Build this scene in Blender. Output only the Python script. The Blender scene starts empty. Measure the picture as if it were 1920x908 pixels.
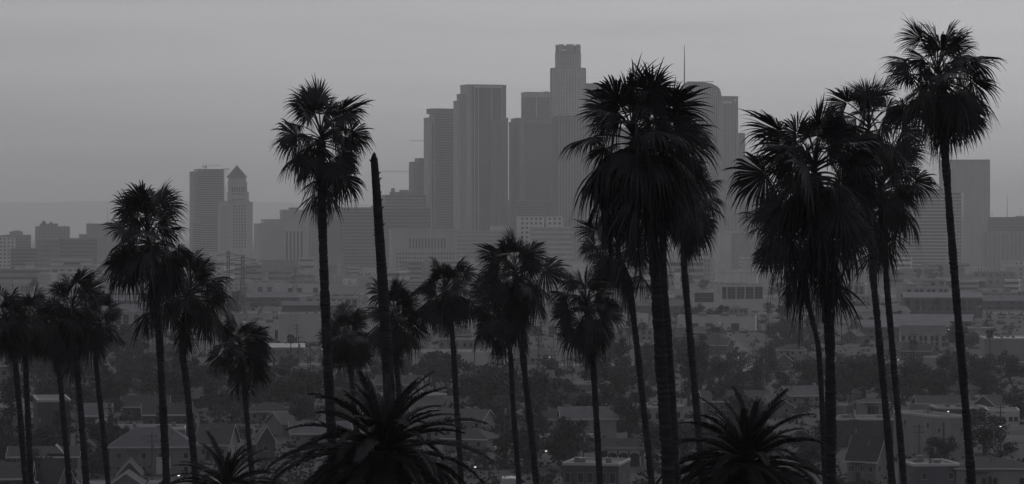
import bpy, math, random
from mathutils import Vector, Matrix
R = math.radians
SC = bpy.context.scene
COL = SC.collection

# ------------------------------------------------------------------ camera
F, HZ, EYE = 5500.0, 430.0, 55.0          # focal length and horizon row in photograph pixels, eye height in metres
cam = bpy.data.cameras.new('camera'); cam_o = bpy.data.objects.new('camera', cam); COL.objects.link(cam_o)
cam.sensor_width = 36.0; cam.lens = F / 1920 * 36.0
cam.shift_y = (HZ - 454) / 1920
cam.clip_start = 1.0; cam.clip_end = 60000
cam_o.location = (0, 0, EYE); cam_o.rotation_euler = (R(90), 0, 0)
SC.camera = cam_o

# ------------------------------------------------------------------ sky, sun, exposure
SUN_EL, SUN_AZ = 50.0, 26.0                # degrees above the horizon, degrees right of the view direction
w = bpy.data.worlds.new('World'); SC.world = w; w.use_nodes = True
nt = w.node_tree; bg = nt.nodes['Background']
sky = nt.nodes.new('ShaderNodeTexSky'); sky.sky_type = 'NISHITA'; sky.sun_disc = False
sky.sun_elevation = R(SUN_EL); sky.sun_rotation = R(SUN_AZ)
sky.air_density = 1.0; sky.dust_density = 2.2; sky.ozone_density = 1.0; sky.altitude = 60
hs = nt.nodes.new('ShaderNodeHueSaturation'); hs.inputs['Saturation'].default_value = 0.0
tint = nt.nodes.new('ShaderNodeMix'); tint.data_type = 'RGBA'; tint.blend_type = 'MULTIPLY'
tint.inputs['Factor'].default_value = 1.0; tint.inputs['B'].default_value = (0.989, 0.976, 1.014, 1)
nt.links.new(sky.outputs[0], hs.inputs['Color']); nt.links.new(hs.outputs[0], tint.inputs['A'])
tcw = nt.nodes.new('ShaderNodeTexCoord'); mpw = nt.nodes.new('ShaderNodeMapping'); mpw.inputs['Scale'].default_value = (3, 3, 34)
nzw = nt.nodes.new('ShaderNodeTexNoise'); nzw.inputs['Scale'].default_value = 2.2; nzw.inputs['Detail'].default_value = 5; nzw.inputs['Distortion'].default_value = 0.6
mrw = nt.nodes.new('ShaderNodeMapRange'); mrw.inputs['From Min'].default_value = 0.36; mrw.inputs['From Max'].default_value = 0.64; mrw.inputs['To Min'].default_value = 0.95; mrw.inputs['To Max'].default_value = 1.05
cld = nt.nodes.new('ShaderNodeMix'); cld.data_type = 'RGBA'; cld.blend_type = 'MULTIPLY'; cld.inputs['Factor'].default_value = 1.0
nt.links.new(tcw.outputs['Generated'], mpw.inputs[0]); nt.links.new(mpw.outputs[0], nzw.inputs['Vector']); nt.links.new(nzw.outputs['Fac'], mrw.inputs[0])
nt.links.new(tint.outputs['Result'], cld.inputs['A']); nt.links.new(mrw.outputs[0], cld.inputs['B'])
nt.links.new(cld.outputs['Result'], bg.inputs['Color'])
bg.inputs['Strength'].default_value = 0.0705
sun = bpy.data.lights.new('sun', 'SUN'); sun.energy = 0.5; sun.angle = R(10); sun.color = (1.0, 0.985, 0.97)
sun_o = bpy.data.objects.new('sun', sun); COL.objects.link(sun_o)
sd = Vector((math.sin(R(SUN_AZ)) * math.cos(R(SUN_EL)), math.cos(R(SUN_AZ)) * math.cos(R(SUN_EL)), math.sin(R(SUN_EL))))
sun_o.rotation_euler = sd.to_track_quat('Z', 'Y').to_euler()
vs = SC.view_settings; vs.view_transform = 'Standard'; vs.look = 'None'; vs.exposure = 0.0; vs.gamma = 1.0
SC.display_settings.display_device = 'sRGB'
SC.render.engine = 'CYCLES'
SC.cycles.use_denoising = True
SC.cycles.max_bounces = 4; SC.cycles.diffuse_bounces = 2; SC.cycles.glossy_bounces = 2; SC.cycles.volume_bounces = 1
SC.cycles.transparent_max_bounces = 8

# ------------------------------------------------------------------ materials
def mat(name, v, var=0.25, scale=0.5, rough=0.85, bump=0.0, bscale=4.0, rnd=0.0, stretch=(1, 1, 1), spec=0.3, metal=0.0):
    """A grey procedural material: base value v, noise variation, optional per-object variation and relief."""
    m = bpy.data.materials.new(name); m.use_nodes = True
    n = m.node_tree; p = n.nodes['Principled BSDF']
    p.inputs['Roughness'].default_value = rough; p.inputs['Specular IOR Level'].default_value = spec
    p.inputs['Metallic'].default_value = metal
    tc = n.nodes.new('ShaderNodeTexCoord'); mp = n.nodes.new('ShaderNodeMapping'); mp.inputs['Scale'].default_value = stretch
    n.links.new(tc.outputs['Object'], mp.inputs[0])
    no = n.nodes.new('ShaderNodeTexNoise'); no.inputs['Scale'].default_value = scale; no.inputs['Detail'].default_value = 6
    no.inputs['Roughness'].default_value = 0.65
    n.links.new(mp.outputs[0], no.inputs['Vector'])
    cr = n.nodes.new('ShaderNodeValToRGB')
    lo, hi = v * (1 - var), v * (1 + var); bl = 1.22 if v < 0.12 and metal == 0 else 1.05
    cr.color_ramp.elements[0].position = 0.3; cr.color_ramp.elements[1].position = 0.7
    cr.color_ramp.elements[0].color = (lo, lo * 1.0, lo * bl, 1); cr.color_ramp.elements[1].color = (hi, hi * 1.0, hi * bl, 1)
    n.links.new(no.outputs['Fac'], cr.inputs[0])
    out = cr.outputs[0]
    if rnd:
        oi = n.nodes.new('ShaderNodeObjectInfo'); mr = n.nodes.new('ShaderNodeMapRange')
        mr.inputs['To Min'].default_value = 1 - rnd; mr.inputs['To Max'].default_value = 1 + rnd
        n.links.new(oi.outputs['Random'], mr.inputs[0])
        mx = n.nodes.new('ShaderNodeMix'); mx.data_type = 'RGBA'; mx.blend_type = 'MULTIPLY'; mx.inputs['Factor'].default_value = 1
        n.links.new(out, mx.inputs['A']); n.links.new(mr.outputs[0], mx.inputs['B']); out = mx.outputs['Result']
    n.links.new(out, p.inputs['Base Color'])
    if bump:
        nb = n.nodes.new('ShaderNodeTexNoise'); nb.inputs['Scale'].default_value = bscale; nb.inputs['Detail'].default_value = 4
        n.links.new(mp.outputs[0], nb.inputs['Vector'])
        b = n.nodes.new('ShaderNodeBump'); b.inputs['Strength'].default_value = bump; b.inputs['Distance'].default_value = 0.1
        n.links.new(nb.outputs['Fac'], b.inputs['Height']); n.links.new(b.outputs[0], p.inputs['Normal'])
    return m
def lamp_mat(name, s):
    m = bpy.data.materials.new(name); m.use_nodes = True; n = m.node_tree
    n.nodes.remove(n.nodes['Principled BSDF']); e = n.nodes.new('ShaderNodeEmission')
    e.inputs['Color'].default_value = (1, 0.97, 0.94, 1); e.inputs['Strength'].default_value = s
    n.links.new(e.outputs[0], n.nodes['Material Output'].inputs['Surface']); return m
M = dict(
    ground=mat('dry_ground', 0.026, 0.5, 0.03, 0.95, 0.3, 0.6), grass=mat('dry_grass', 0.045, 0.4, 0.3, 0.95),
    asphalt=mat('asphalt', 0.055, 0.25, 0.08, 0.9), pave=mat('concrete_paving', 0.1, 0.2, 0.1, 0.9), paint=mat('road_paint', 0.6, 0.2, 1.0),
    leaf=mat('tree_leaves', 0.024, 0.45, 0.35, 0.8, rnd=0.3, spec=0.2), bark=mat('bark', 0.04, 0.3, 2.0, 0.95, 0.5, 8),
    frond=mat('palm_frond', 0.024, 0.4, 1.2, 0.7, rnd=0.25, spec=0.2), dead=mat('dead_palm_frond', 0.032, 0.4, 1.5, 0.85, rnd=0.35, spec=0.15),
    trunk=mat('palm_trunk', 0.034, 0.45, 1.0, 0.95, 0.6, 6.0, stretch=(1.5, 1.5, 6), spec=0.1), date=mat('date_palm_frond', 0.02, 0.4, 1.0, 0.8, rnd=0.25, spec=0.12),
    plaster=mat('pale_plaster', 0.18, 0.2, 0.4, 0.9, rnd=0.25, stretch=(1, 1, 0.4)), grit=mat('weathered_plaster', 0.085, 0.25, 0.4, 0.9, rnd=0.3, stretch=(1, 1, 0.4)),
    pale=mat('pale_render', 0.5, 0.14, 0.15, 0.9, rnd=0.15, stretch=(1, 1, 0.4)), stone=mat('pale_stone', 0.42, 0.12, 0.08, 0.9, stretch=(1, 1, 0.3)),
    conc=mat('concrete', 0.4, 0.16, 0.08, 0.9, rnd=0.15, stretch=(1, 1, 0.3)), mid=mat('grey_render', 0.27, 0.18, 0.15, 0.9, rnd=0.2, stretch=(1, 1, 0.4)),
    dark=mat('dark_cladding', 0.19, 0.2, 0.05, 0.7, rnd=0.1, stretch=(1, 1, 0.3)), roofd=mat('dark_shingle_roof', 0.025, 0.3, 0.8, 0.9, 0.3, 6, rnd=0.3),
    roofm=mat('grey_roof', 0.055, 0.25, 0.4, 0.9, 0.2, 5, rnd=0.3), rooff=mat('flat_gravel_roof', 0.085, 0.25, 0.15, 0.95, rnd=0.3),
    glass=mat('tower_glass', 0.10, 0.35, 0.03, 0.3, spec=0.5, metal=0.4, stretch=(1, 1, .5)), pane=mat('window_pane', 0.03, 0.2, 0.5, 0.15, spec=0.6),
    frame=mat('window_frame_paint', 0.2, 0.2, 0.6), trim=mat('white_trim', 0.4, 0.12, 0.6, 0.7), steel=mat('galvanised_steel', 0.16, 0.2, 0.6, 0.6), wood=mat('weathered_pole', 0.06, 0.3, 1.0, 0.95),
    car=mat('car_paint', 0.25, 0.05, 0.3, 0.35, rnd=0.9, spec=0.6), tyre=mat('tyre_rubber', 0.02, 0.1, 1.0), sign=mat('white_sign', 0.85, 0.04, 1.0, 0.6),
    lamp=lamp_mat('lit_lamp', 1.2))

# ------------------------------------------------------------------ mesh helpers
class MB:
    """Collects vertices and faces of one mesh."""
    def __init__(s): s.v = []; s.f = []
    def add(s, vs_, fs):
        o = len(s.v); s.v += [tuple(p) for p in vs_]; s.f += [tuple(i + o for i in q) for q in fs]
    def box(s, x0, x1, y0, y1, z0, z1):
        s.add([(x0, y0, z0), (x1, y0, z0), (x1, y1, z0), (x0, y1, z0), (x0, y0, z1), (x1, y0, z1), (x1, y1, z1), (x0, y1, z1)],
              [(0, 3, 2, 1), (4, 5, 6, 7), (0, 1, 5, 4), (1, 2, 6, 5), (2, 3, 7, 6), (3, 0, 4, 7)]); return s
    def prism_z(s, poly, z0, z1):
        n = len(poly)
        s.add([(x, y, z0) for x, y in poly] + [(x, y, z1) for x, y in poly],
              [tuple(range(n))[::-1], tuple(range(n, 2 * n))] + [(i, (i + 1) % n, n + (i + 1) % n, n + i) for i in range(n)]); return s
    def prism_y(s, poly, y0, y1):
        n = len(poly)
        s.add([(x, y0, z) for x, z in poly] + [(x, y1, z) for x, z in poly],
              [tuple(range(n)), tuple(range(n, 2 * n))[::-1]] + [((i + 1) % n, i, n + i, n + (i + 1) % n) for i in range(n)]); return s
    def prism_x(s, poly, x0, x1):
        n = len(poly)
        s.add([(x0, y, z) for y, z in poly] + [(x1, y, z) for y, z in poly],
              [tuple(range(n))[::-1], tuple(range(n, 2 * n))] + [(i, (i + 1) % n, n + (i + 1) % n, n + i) for i in range(n)]); return s
    def slab(s, quad, t):
        n = len(quad)
        s.add([tuple(p) for p in quad] + [(p[0], p[1], p[2] - t) for p in quad],
              [tuple(range(n)), tuple(range(n, 2 * n))[::-1]] + [((i + 1) % n, i, n + i, n + (i + 1) % n) for i in range(n)]); return s
    def tube(s, pts, rad, n=6, cap=True):
        pts = [Vector(p) for p in pts]; rings = []
        for i, p in enumerate(pts):
            t = (pts[min(i + 1, len(pts) - 1)] - pts[max(i - 1, 0)]).normalized()
            a = t.cross(Vector((0.31, 0.95, 0.05))) if abs(t.y) < 0.9 else t.cross(Vector((1, 0, 0)))
            a.normalize(); b = t.cross(a); r = rad[i] if isinstance(rad, (list, tuple)) else rad
            rings.append([p + (a * math.cos(k * 2 * math.pi / n) + b * math.sin(k * 2 * math.pi / n)) * r for k in range(n)])
        vs_ = [q for g in rings for q in g]; fs = []
        for i in range(len(pts) - 1):
            for k in range(n):
                fs.append((i * n + k, i * n + (k + 1) % n, (i + 1) * n + (k + 1) % n, (i + 1) * n + k))
        if cap: fs += [tuple(range(n))[::-1], tuple(range((len(pts) - 1) * n, len(pts) * n))]
        s.add(vs_, fs); return s
    def mesh(s, name, m, smooth=False):
        me = bpy.data.meshes.new(name); me.from_pydata(s.v, [], s.f); me.update()
        if m is not None: me.materials.append(m)
        if smooth: me.polygons.foreach_set('use_smooth', [True] * len(me.polygons))
        return me
    def obj(s, name, m, parent=None, **kw): return link(name, s.mesh(name, m), parent, **kw)
def link(name, data, parent=None, loc=None, kind=None):
    o = bpy.data.objects.new(name, data); COL.objects.link(o)
    if parent is not None: o.parent = parent
    if loc is not None: o.location = loc
    if kind: o['kind'] = kind
    return o
def tag(o, label, cat, group=None):
    if label: o['label'] = label
    o['category'] = cat
    if group: o['group'] = group
    return o
def thing(name, label, cat, loc=(0, 0, 0), rz=0.0, group=None):
    o = link(name, None, None, loc); o.rotation_euler = (0, 0, rz); return tag(o, label, cat, group)
KIDS = {}
def index_kids():
    KIDS.clear()
    for o in COL.objects:
        if o.parent is not None: KIDS.setdefault(o.parent.name, []).append(o)
def dup(src, parent=None):
    c = src.copy(); COL.objects.link(c)
    if parent is not None: c.parent = parent
    for ch in KIDS.get(src.name, []): dup(ch, c)
    return c
def pt(px, py, D): return Vector(((px - 960) / F * D, D, EYE - (py - HZ) / F * D))
def px_of(p): return 960 + p[0] / p[1] * F, HZ + (EYE - p[2]) / p[1] * F
def ground_z(d):
    if d <= 0: return 53.0
    return max(0.0, 53.0 - 0.12 * d)
def gD(py): return EYE * F / (py - HZ)          # distance at which flat ground appears on photograph row py

# ------------------------------------------------------------------ terrain, roads
g = MB(); ys = [-500, -100, 0, 60, 120, 180, 240, 300, 360, 415, 441.6, 470, 600, 900, 1500, 2500, 4000, 6500, 9400, 14500, 28600]
xs = [-4800, -2400, -1200, -600, -300, -150, -60, 0, 60, 150, 300, 600, 1200, 2400, 4800]
g.add([(x, y, ground_z(y)) for y in ys for x in xs],
      [(j * len(xs) + i, j * len(xs) + i + 1, (j + 1) * len(xs) + i + 1, (j + 1) * len(xs) + i) for j in range(len(ys) - 1) for i in range(len(xs) - 1)])
ground = g.obj('ground', M['ground']); ground['kind'] = 'structure'
hb = MB(); NX = 130; rows = ((23800, 0), (24600, .55), (25600, 1.0), (26600, .6), (28000, 0)); r_ = random.Random(8)
ph = [r_.uniform(0, 6.28) for _ in range(6)]
def ridge(x):
    q = x / 4700; e = .5 - .5 * math.tanh((x + 350) / 700)           # high on the left, low on the right
    return (75 + 218 * e) + 7 * math.sin(q * 9 + ph[0]) + 4 * math.sin(q * 23 + ph[1]) + 2.5 * math.sin(q * 61 + ph[2]) + 1.2 * math.sin(q * 140 + ph[3])
hv = [(-4700 + 9400 * i / NX, y, max(-.5, ridge(-4700 + 9400 * i / NX) * f + (r_.uniform(-2, 2) if 0 < f < 1 else 0) - .5 * (f == 0))) for y, f in rows for i in range(NX + 1)]
hb.add(hv, [(j * (NX + 1) + i, j * (NX + 1) + i + 1, (j + 1) * (NX + 1) + i + 1, (j + 1) * (NX + 1) + i) for j in range(4) for i in range(NX)])
haze_ridge = hb.obj('haze_band_ridge', M['grass']); haze_ridge['kind'] = 'structure'  # made-up far ridge imitating the dark smoky haze band low on the left
def road(name, pts, width, m, z):
    b = MB(); P = [Vector((p[0], p[1], 0)) for p in pts]; L = []
    for i, p in enumerate(P):
        t = (P[min(i + 1, len(P) - 1)] - P[max(i - 1, 0)]).normalized(); nrm = Vector((-t.y, t.x, 0)) * width / 2
        L += [p + nrm + Vector((0, 0, z)), p - nrm + Vector((0, 0, z))]
    b.add(L, [(2 * i, 2 * i + 1, 2 * i + 3, 2 * i + 2) for i in range(len(P) - 1)])
    o = b.obj(name, m); o['kind'] = 'structure'; return o
def gp(px, py): p = pt(px, py, gD(py)); return (p.x, p.y)
road('road', [gp(1405, 690), gp(1375, 660), gp(1345, 632), gp(1325, 605), gp(1315, 585)], 16, M['asphalt'], 0.012)
road('road_marking', [gp(1405, 690), gp(1375, 660), gp(1345, 632), gp(1325, 605), gp(1315, 585)], 0.5, M['paint'], 0.018)
road('road', [gp(700, 826), gp(880, 826), gp(1010, 832), gp(1300, 845)], 12, M['pave'], 0.008)
road('road', [gp(1450, 752), gp(1700, 757), gp(1960, 754)], 14, M['asphalt'], 0.008)
road('road', [gp(-60, 905), gp(160, 905), gp(420, 902)], 9, M['pave'], 0.008)
road('freeway', [(-900, 2000), (0, 1930), (900, 1900)], 34, M['pave'], 0.02)
road('railway_yard', [(-1200, 2420), (0, 2400), (1200, 2440)], 90, M['pave'], 0.004)
road('road', [(-500, 1210), (0, 1190), (500, 1170)], 14, M['pave'], 0.02)

# ------------------------------------------------------------------ city towers
FLOOR = 4.0
def local(D, th, c, px, dy=0.0):
    """Distance from the near corner along the front (px right of the corner) in the tower's own frame."""
    return (px - c) / F * D / math.cos(th)
class Tower:
    """A building seen at an angle th: px columns left / corner / right, rows in the photograph, distance D of the near corner."""
    def __init__(s, name, label, cat, D, th, corner, group=None):
        s.D, s.th, s.c = D, R(th), corner
        p = pt(corner, HZ, D); s.root = thing(name, label, cat, (p.x, p.y, 0), s.th, group)
    def x(s, px): return (px - s.c) / F * s.D / math.cos(s.th)
    def d(s, px): return px / F * s.D / max(math.sin(abs(s.th)), 0.05)
    def z(s, py): return EYE - (py - HZ) / F * s.D
    def block(s, l, r, top, depth, bot=None, style='plain', core='conc', skin='conc', dy=0.0, name='block', pitch=None, solid=0.45, proud=0.7, nx=None, roof=True):
        x0, x1, z1 = s.x(l), s.x(r), s.z(top); z0 = 0.0 if bot is None else s.z(bot)
        y0, y1 = dy, dy + depth
        MB().box(x0, x1, y0, y1, z0, z1).obj(name, M[core], s.root)
        b = MB(); e = proud
        if style in ('bands', 'grid'):
            ph = pitch or FLOOR; n = max(2, int((z1 - z0) / ph)); ph = (z1 - z0) / n
            for i in range(n): b.box(x0 - e, x1 + e, y0 - e, y1 + e, z0 + i * ph, z0 + i * ph + ph * solid)
        if style in ('fins', 'grid'):
            n = nx or max(3, int((x1 - x0) / (pitch or 5))); pw = (x1 - x0) / n; e2 = e + 0.06 if style == 'grid' else e
            for i in range(n + 1):
                xx = x0 + i * pw; b.box(xx - pw * solid / 2, xx + pw * solid / 2, y0 - e2, y0 + 0.5, z0 + 0.02, z1 - 0.02)
            n2 = max(2, int(depth / pw)); pw2 = depth / n2
            for i in range(n2 + 1):
                yy = y0 + i * pw2
                for xx in (x0, x1): b.box(xx - e2 * 1.01, xx + e2 * 1.01, yy - pw2 * solid / 2 + 0.01, yy + pw2 * solid / 2, z0 + 0.03, z1 - 0.03)
        if b.v: b.obj({'bands': 'spandrel_bands', 'fins': 'facade_fins', 'grid': 'facade_grid'}[style], M[skin], s.root, kind='stuff')
        if roof:
            q = MB(); t = 0.6; zz = z1 - 0.3
            q.box(x0 - t, x1 + t, y0 - t, y0 + .4, zz, z1 + 1.4); q.box(x0 - t, x1 + t, y1 - .4, y1 + t, zz, z1 + 1.4)
            q.box(x0 - t, x0 + .4, y0 + .4, y1 - .4, zz, z1 + 1.4); q.box(x1 - .4, x1 + t, y0 + .4, y1 - .4, zz, z1 + 1.4)
            q.obj('parapet', M[skin if skin != 'glass' else 'dark'], s.root)
        return x0, x1, y0, y1, z0, z1
    def plant(s, l, r, top, roof_y, dy, depth, m='mid', name='rooftop_plant'):
        MB().box(s.x(l), s.x(r), dy, dy + depth, s.z(roof_y), s.z(top)).obj(name, M[m], s.root)
    def mast(s, px, top, bot, dy, r=0.5, name='antenna'):
        x = s.x(px); MB().tube([(x, dy, s.z(bot)), (x, dy, s.z(top))], [r, r * 0.35], 6).obj(name, M['steel'], s.root)
def crane(label, D, mast_px, top, jib_l, jib_r, base_y, y=None):
    p = pt(mast_px, HZ, D); t = thing('tower_crane', label, 'crane', (p.x, p.y, 0))
    k = D / F; zt = EYE - (top - HZ) * k; zb = 0 if base_y is None else EYE - (base_y - HZ) * k
    if zb: t.location.z = zb
    h = zt - zb; b = MB()
    for sx in (-1, 1):
        for sy in (-1, 1): b.box(sx * 1.0 - .15, sx * 1.0 + .15, sy * 1.0 - .15, sy * 1.0 + .15, 0, h)
    n = int(h / 2.5)
    for i in range(n): z = i * 2.5; b.tube([(-1, -1, z), (1, -1, z + 2.5)], .1, 4); b.tube([(1, 1, z), (-1, 1, z + 2.5)], .1, 4)
    b.obj('mast', M['steel'], t)
    j = MB(); x0, x1 = (jib_l - mast_px) * k, (jib_r - mast_px) * k
    for yy, zz in ((-.7, h), (.7, h), (0, h + 1.6)): j.box(x0, x1, yy - .15, yy + .15, zz, zz + .3)
    n = max(2, int((x1 - x0) / 3))
    for i in range(n):
        xx = x0 + (x1 - x0) * i / n; j.tube([(xx, -.7, h), (xx + 1.5, 0, h + 1.7)], .1, 4); j.tube([(xx + 1.5, 0, h + 1.7), (xx + 3, .7, h)], .1, 4)
    j.obj('jib', M['steel'], t)
    near = x1 if abs(x1) < abs(x0) else x0
    MB().box(min(near * .55, near), max(near * .55, near), -1.2, 1.2, h - 2.6, h - .2).obj('counterweight', M['conc'], t)
    MB().box(-1.1, 1.1, -2.6, -1.2, h - 2.4, h - .1).obj('cab', M['pane'], t)
    return t

# far left skyline
T = Tower('apartment_block', 'low flat-topped block with pale window grid cut by the left picture edge', 'building', 4100, 12, -10)
T.block(-10, 26, 446, 30, style='grid', core='glass', skin='pale', pitch=5, solid=.5); T.plant(-4, 20, 441, 446, 6, 14, 'dark')
T = Tower('apartment_block', 'stepped dark block beside the pale-gridded block at far left', 'building', 4500, 14, 12)
T.block(12, 56, 442, 30, style='bands', core='glass', skin='mid'); T.block(20, 42, 436, 18, bot=442, dy=6, name='upper_block', core='mid', skin='mid'); T.plant(26, 38, 432.5, 436, 10, 8)
T = Tower('hotel_block', 'broad old block with two water tanks on its roof', 'building', 4600, 16, 72)
T.block(72, 127, 426, 36, style='grid', core='glass', skin='mid', pitch=4.5, solid=.55); T.block(78, 108, 421, 20, bot=426, dy=6, name='upper_block', core='mid', skin='mid')
for l, r, tp in ((80, 87, 414), (94, 99, 416)):
    b = MB(); cx, rr = T.x((l + r) / 2), (T.x(r) - T.x(l)) / 2; b.tube([(cx, 14, T.z(420.6)), (cx, 14, T.z(tp + 1)), (cx, 14, T.z(tp))], [rr, rr, rr * .3], 10); b.obj('water_tank', M['dark'], T.root)
T.mast(121, 419, 426, 10, .3)
T = Tower('office_block', 'plain stepped block left of the left palm pair with thin mast', 'building', 4700, 14, 166)
T.block(166, 232, 421, 34, style='bands', core='mid', skin='mid'); T.block(152, 166, 441, 26, dy=2, name='side_block', core='mid', skin='mid'); T.mast(202, 389, 421, 12, .45); T.mast(168, 413, 421, 6, .3)
T = Tower('office_block', 'long dark low block in front of the plain stepped block', 'building', 4000, 10, 113)
T.block(113, 180, 449, 30, style='bands', core='glass', skin='dark', pitch=5); T.block(118, 172, 451, 14, bot=449.5, dy=-3, core='mid', name='canopy', roof=False)
T = Tower('office_block', 'plain dark slab below the block with water tanks', 'building', 4050, 10, 70); T.block(70, 112, 452, 28, style='bands', core='dark', skin='mid', solid=.7, pitch=6)
T = Tower('office_block', 'low grey block under the stepped dark block at far left', 'building', 3600, 10, 20); T.block(20, 68, 468, 26, style='bands', core='glass', skin='mid')
T = Tower('warehouse_block', 'dark windowless hall with pale roof edge above the leftmost palms', 'building', 3000, 14, 34); T.block(34, 92, 506, 40, style='plain', core='dark', skin='conc')
T = Tower('office_block', 'pale grid-fronted block left of the left palm pair', 'building', 2950, 8, 96); T.block(96, 232, 505, 40, style='grid', core='glass', skin='conc', pitch=7, solid=.3)
T = Tower('office_block', 'hazy low block behind the pale grid-fronted block', 'building', 3400, 10, 96); T.block(96, 170, 488, 30, style='bands', core='mid', skin='conc', pitch=5)

# high-rise under construction, City Hall
T = Tower('unfinished_tower', 'tower under construction with scaffold just left of the pyramid-topped tower', 'tower', 4700, 18, 372)
T.block(372, 418, 317, 34, style='bands', core='glass', skin='conc', pitch=3.6, solid=.4, roof=False); T.block(364, 372, 323, 30, dy=3, style='bands', core='mid', skin='conc', pitch=3.6, name='side_block')
sc = MB(); 
for i in range(4):
    xx = T.x(418) + .4 + i * 1.3
    for yy in (0, 8): sc.box(xx - .1, xx + .1, yy - .1, yy + .1, T.z(440), T.z(334 if i < 3 else 350))
for i in range(24): zz = T.z(440) + i * 3.4; sc.box(T.x(418) + .3, T.x(418) + 4.6, -.25, 8.2, zz, zz + .25)
sc.obj('scaffold', M['steel'], T.root, kind='stuff')
fr = MB()
for px in (420, 423, 426): fr.box(T.x(px) - .25, T.x(px) + .25, 1, 1.5, T.z(334), T.z(317))
fr.box(T.x(416), T.x(429), .8, 1.7, T.z(317.5), T.z(316)); fr.obj('roof_frame', M['steel'], T.root)
T.block(361, 376, 421, 26, dy=-5, style='bands', core='glass', skin='mid', pitch=3.6, name='lower_block')
crane('small crane with level jib on the unfinished tower roof', 4712, 386, 311.5, 380, 414, 317)

T = Tower('city_hall', 'pale stepped city hall tower topped by a dark stepped pyramid', 'tower', 4500, 10, 412)
S_ = 'stone'
T.block(412, 473, 381, 36, core=S_, skin=S_, name='lower_shaft')
T.block(416, 469, 377, 30, bot=381, dy=3, core=S_, skin=S_, name='shoulder', roof=False)
T.block(428, 466, 362, 26, bot=377, dy=2, core=S_, skin=S_, name='shaft'); T.block(429, 463, 343, 24, bot=362, dy=3, core=S_, skin=S_, name='colonnade_storey')
T.block(430, 461, 331.5, 21, bot=343, dy=4.5, core=S_, skin=S_, name='attic')
def grid_window(T, l, r, t, b, nx, nz, dy, wfrac=.5, hfrac=.62):
    """Punched windows: dark panes set between proud piers and spandrels."""
    x0, x1, z0, z1 = T.x(l), T.x(r), T.z(b), T.z(t); pane = MB().box(x0, x1, dy - .08, dy + .3, z0, z1); pane.obj('window_glass', M['pane'], T.root, kind='stuff')
    q = MB(); pw, ph = (x1 - x0) / nx, (z1 - z0) / nz
    for i in range(nx + 1): q.box(max(x0, x0 + i * pw - pw * (1 - wfrac) / 2), min(x1, x0 + i * pw + pw * (1 - wfrac) / 2), dy - .6, dy, z0, z1)
    for j in range(nz + 1): q.box(x0 + .02, x1 - .02, dy - .5, dy, max(z0, z0 + j * ph - ph * (1 - hfrac) / 2), min(z1, z0 + j * ph + ph * (1 - hfrac) / 2))
    q.obj('window_surround', M[S_], T.root, kind='stuff')
grid_window(T, 436, 461, 384, 466, 5, 14, 0, .45, .6); grid_window(T, 434, 459, 371.5, 377, 5, 1, 2, .45, .6); grid_window(T, 434, 459, 350, 366, 6, 1, 1.95, .5, .9)
grid_window(T, 414, 426, 386, 470, 3, 16, 0, .25, .5)
x0, x1, y0, y1 = T.x(427), T.x(463), 3.0, 27; zb, zt = T.z(332.5), T.z(311); b = MB(); NS = 12
for i in range(NS):
    f = i / NS * .97; cx, cy = (x0 + x1) / 2, (y0 + y1) / 2; hx, hy = (x1 - x0) / 2 * (1 - f), (y1 - y0) / 2 * (1 - f)
    b.box(cx - hx, cx + hx, cy - hy, cy + hy, zb + (zt - zb) * i / NS, zb + (zt - zb) * (i + 1) / NS)
b.obj('pyramid_roof', M['dark'], T.root); MB().tube([(cx, cy, zt), (cx, cy, zt + 1.6), (cx, cy, zt + 3)], [.9, .7, .1], 8).obj('finial', M['steel'], T.root)
T.block(398, 492, 474, 44, dy=-6, core=S_, skin=S_, name='podium', style='bands', pitch=6, solid=.6)

T = Tower('courthouse', 'pale block with tall dark slot windows right of the pyramid-topped tower', 'building', 4200, 16, 486)
T.block(486, 575, 421, 40, core='stone', skin='stone', name='main_block'); T.block(497, 545, 413, 24, bot=421, dy=8, core='conc', skin='conc', name='upper_block')
T.block(531, 574, 395, 22, bot=421, dy=6, core='conc', skin='conc', name='stair_tower'); T.plant(545, 560, 389, 395, 8, 12, 'mid')
b = MB()
for i in range(5): px = 535 + i * 6.8; b.box(T.x(px), T.x(px + 3.3), -.12, .4, T.z(507), T.z(434))
b.obj('slot_glass', M['pane'], T.root, kind='stuff'); b = MB()
for i in range(6): px = 531.7 + i * 6.8; b.box(T.x(px), T.x(px + 3.3), -1.1, .3, T.z(508), T.z(432))
b.box(T.x(531.7), T.x(569), -1.0, .3, T.z(432), T.z(428)); b.obj('slot_pier', M['stone'], T.root)
b = MB()
for i in range(14): zz = T.z(505) + i * 4.2; b.box(T.x(489), T.x(530), -.5, .3, zz, zz + 1.6)
b.obj('spandrel_bands', M['conc'], T.root, kind='stuff'); T.block(470, 590, 508, 30, dy=-14, core='conc', skin='conc', name='podium')
T = Tower('office_block', 'hazy slim block half hidden by the tall lone palm trunk', 'building', 4900, 14, 579); T.block(579, 612, 382, 26, style='bands', core='glass', skin='mid'); T.plant(584, 600, 376, 382, 6, 10)
T = Tower('office_slab', 'long horizontally striped office slab behind the broken trunk', 'building', 4000, 12, 640)
T.block(640, 806, 391, 40, style='bands', core='glass', skin='mid', pitch=4.4, solid=.5, name='main_block'); T.block(615, 640, 390, 34, dy=3, core='mid', skin='mid', name='stair_block')
for px, tp in ((655, 378), (661, 373), (668, 369), (672, 376)): T.mast(px, tp, 391, 14, .5)
MB().tube([(T.x(668), 13, T.z(376)), (T.x(668), 12.2, T.z(374.5))], [2.2, 1.2], 10).obj('dish', M['steel'], T.root); MB().tube([(T.x(659), 13, T.z(378)), (T.x(659), 12.2, T.z(377))], [1.8, 1], 10).obj('dish', M['steel'], T.root)
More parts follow.
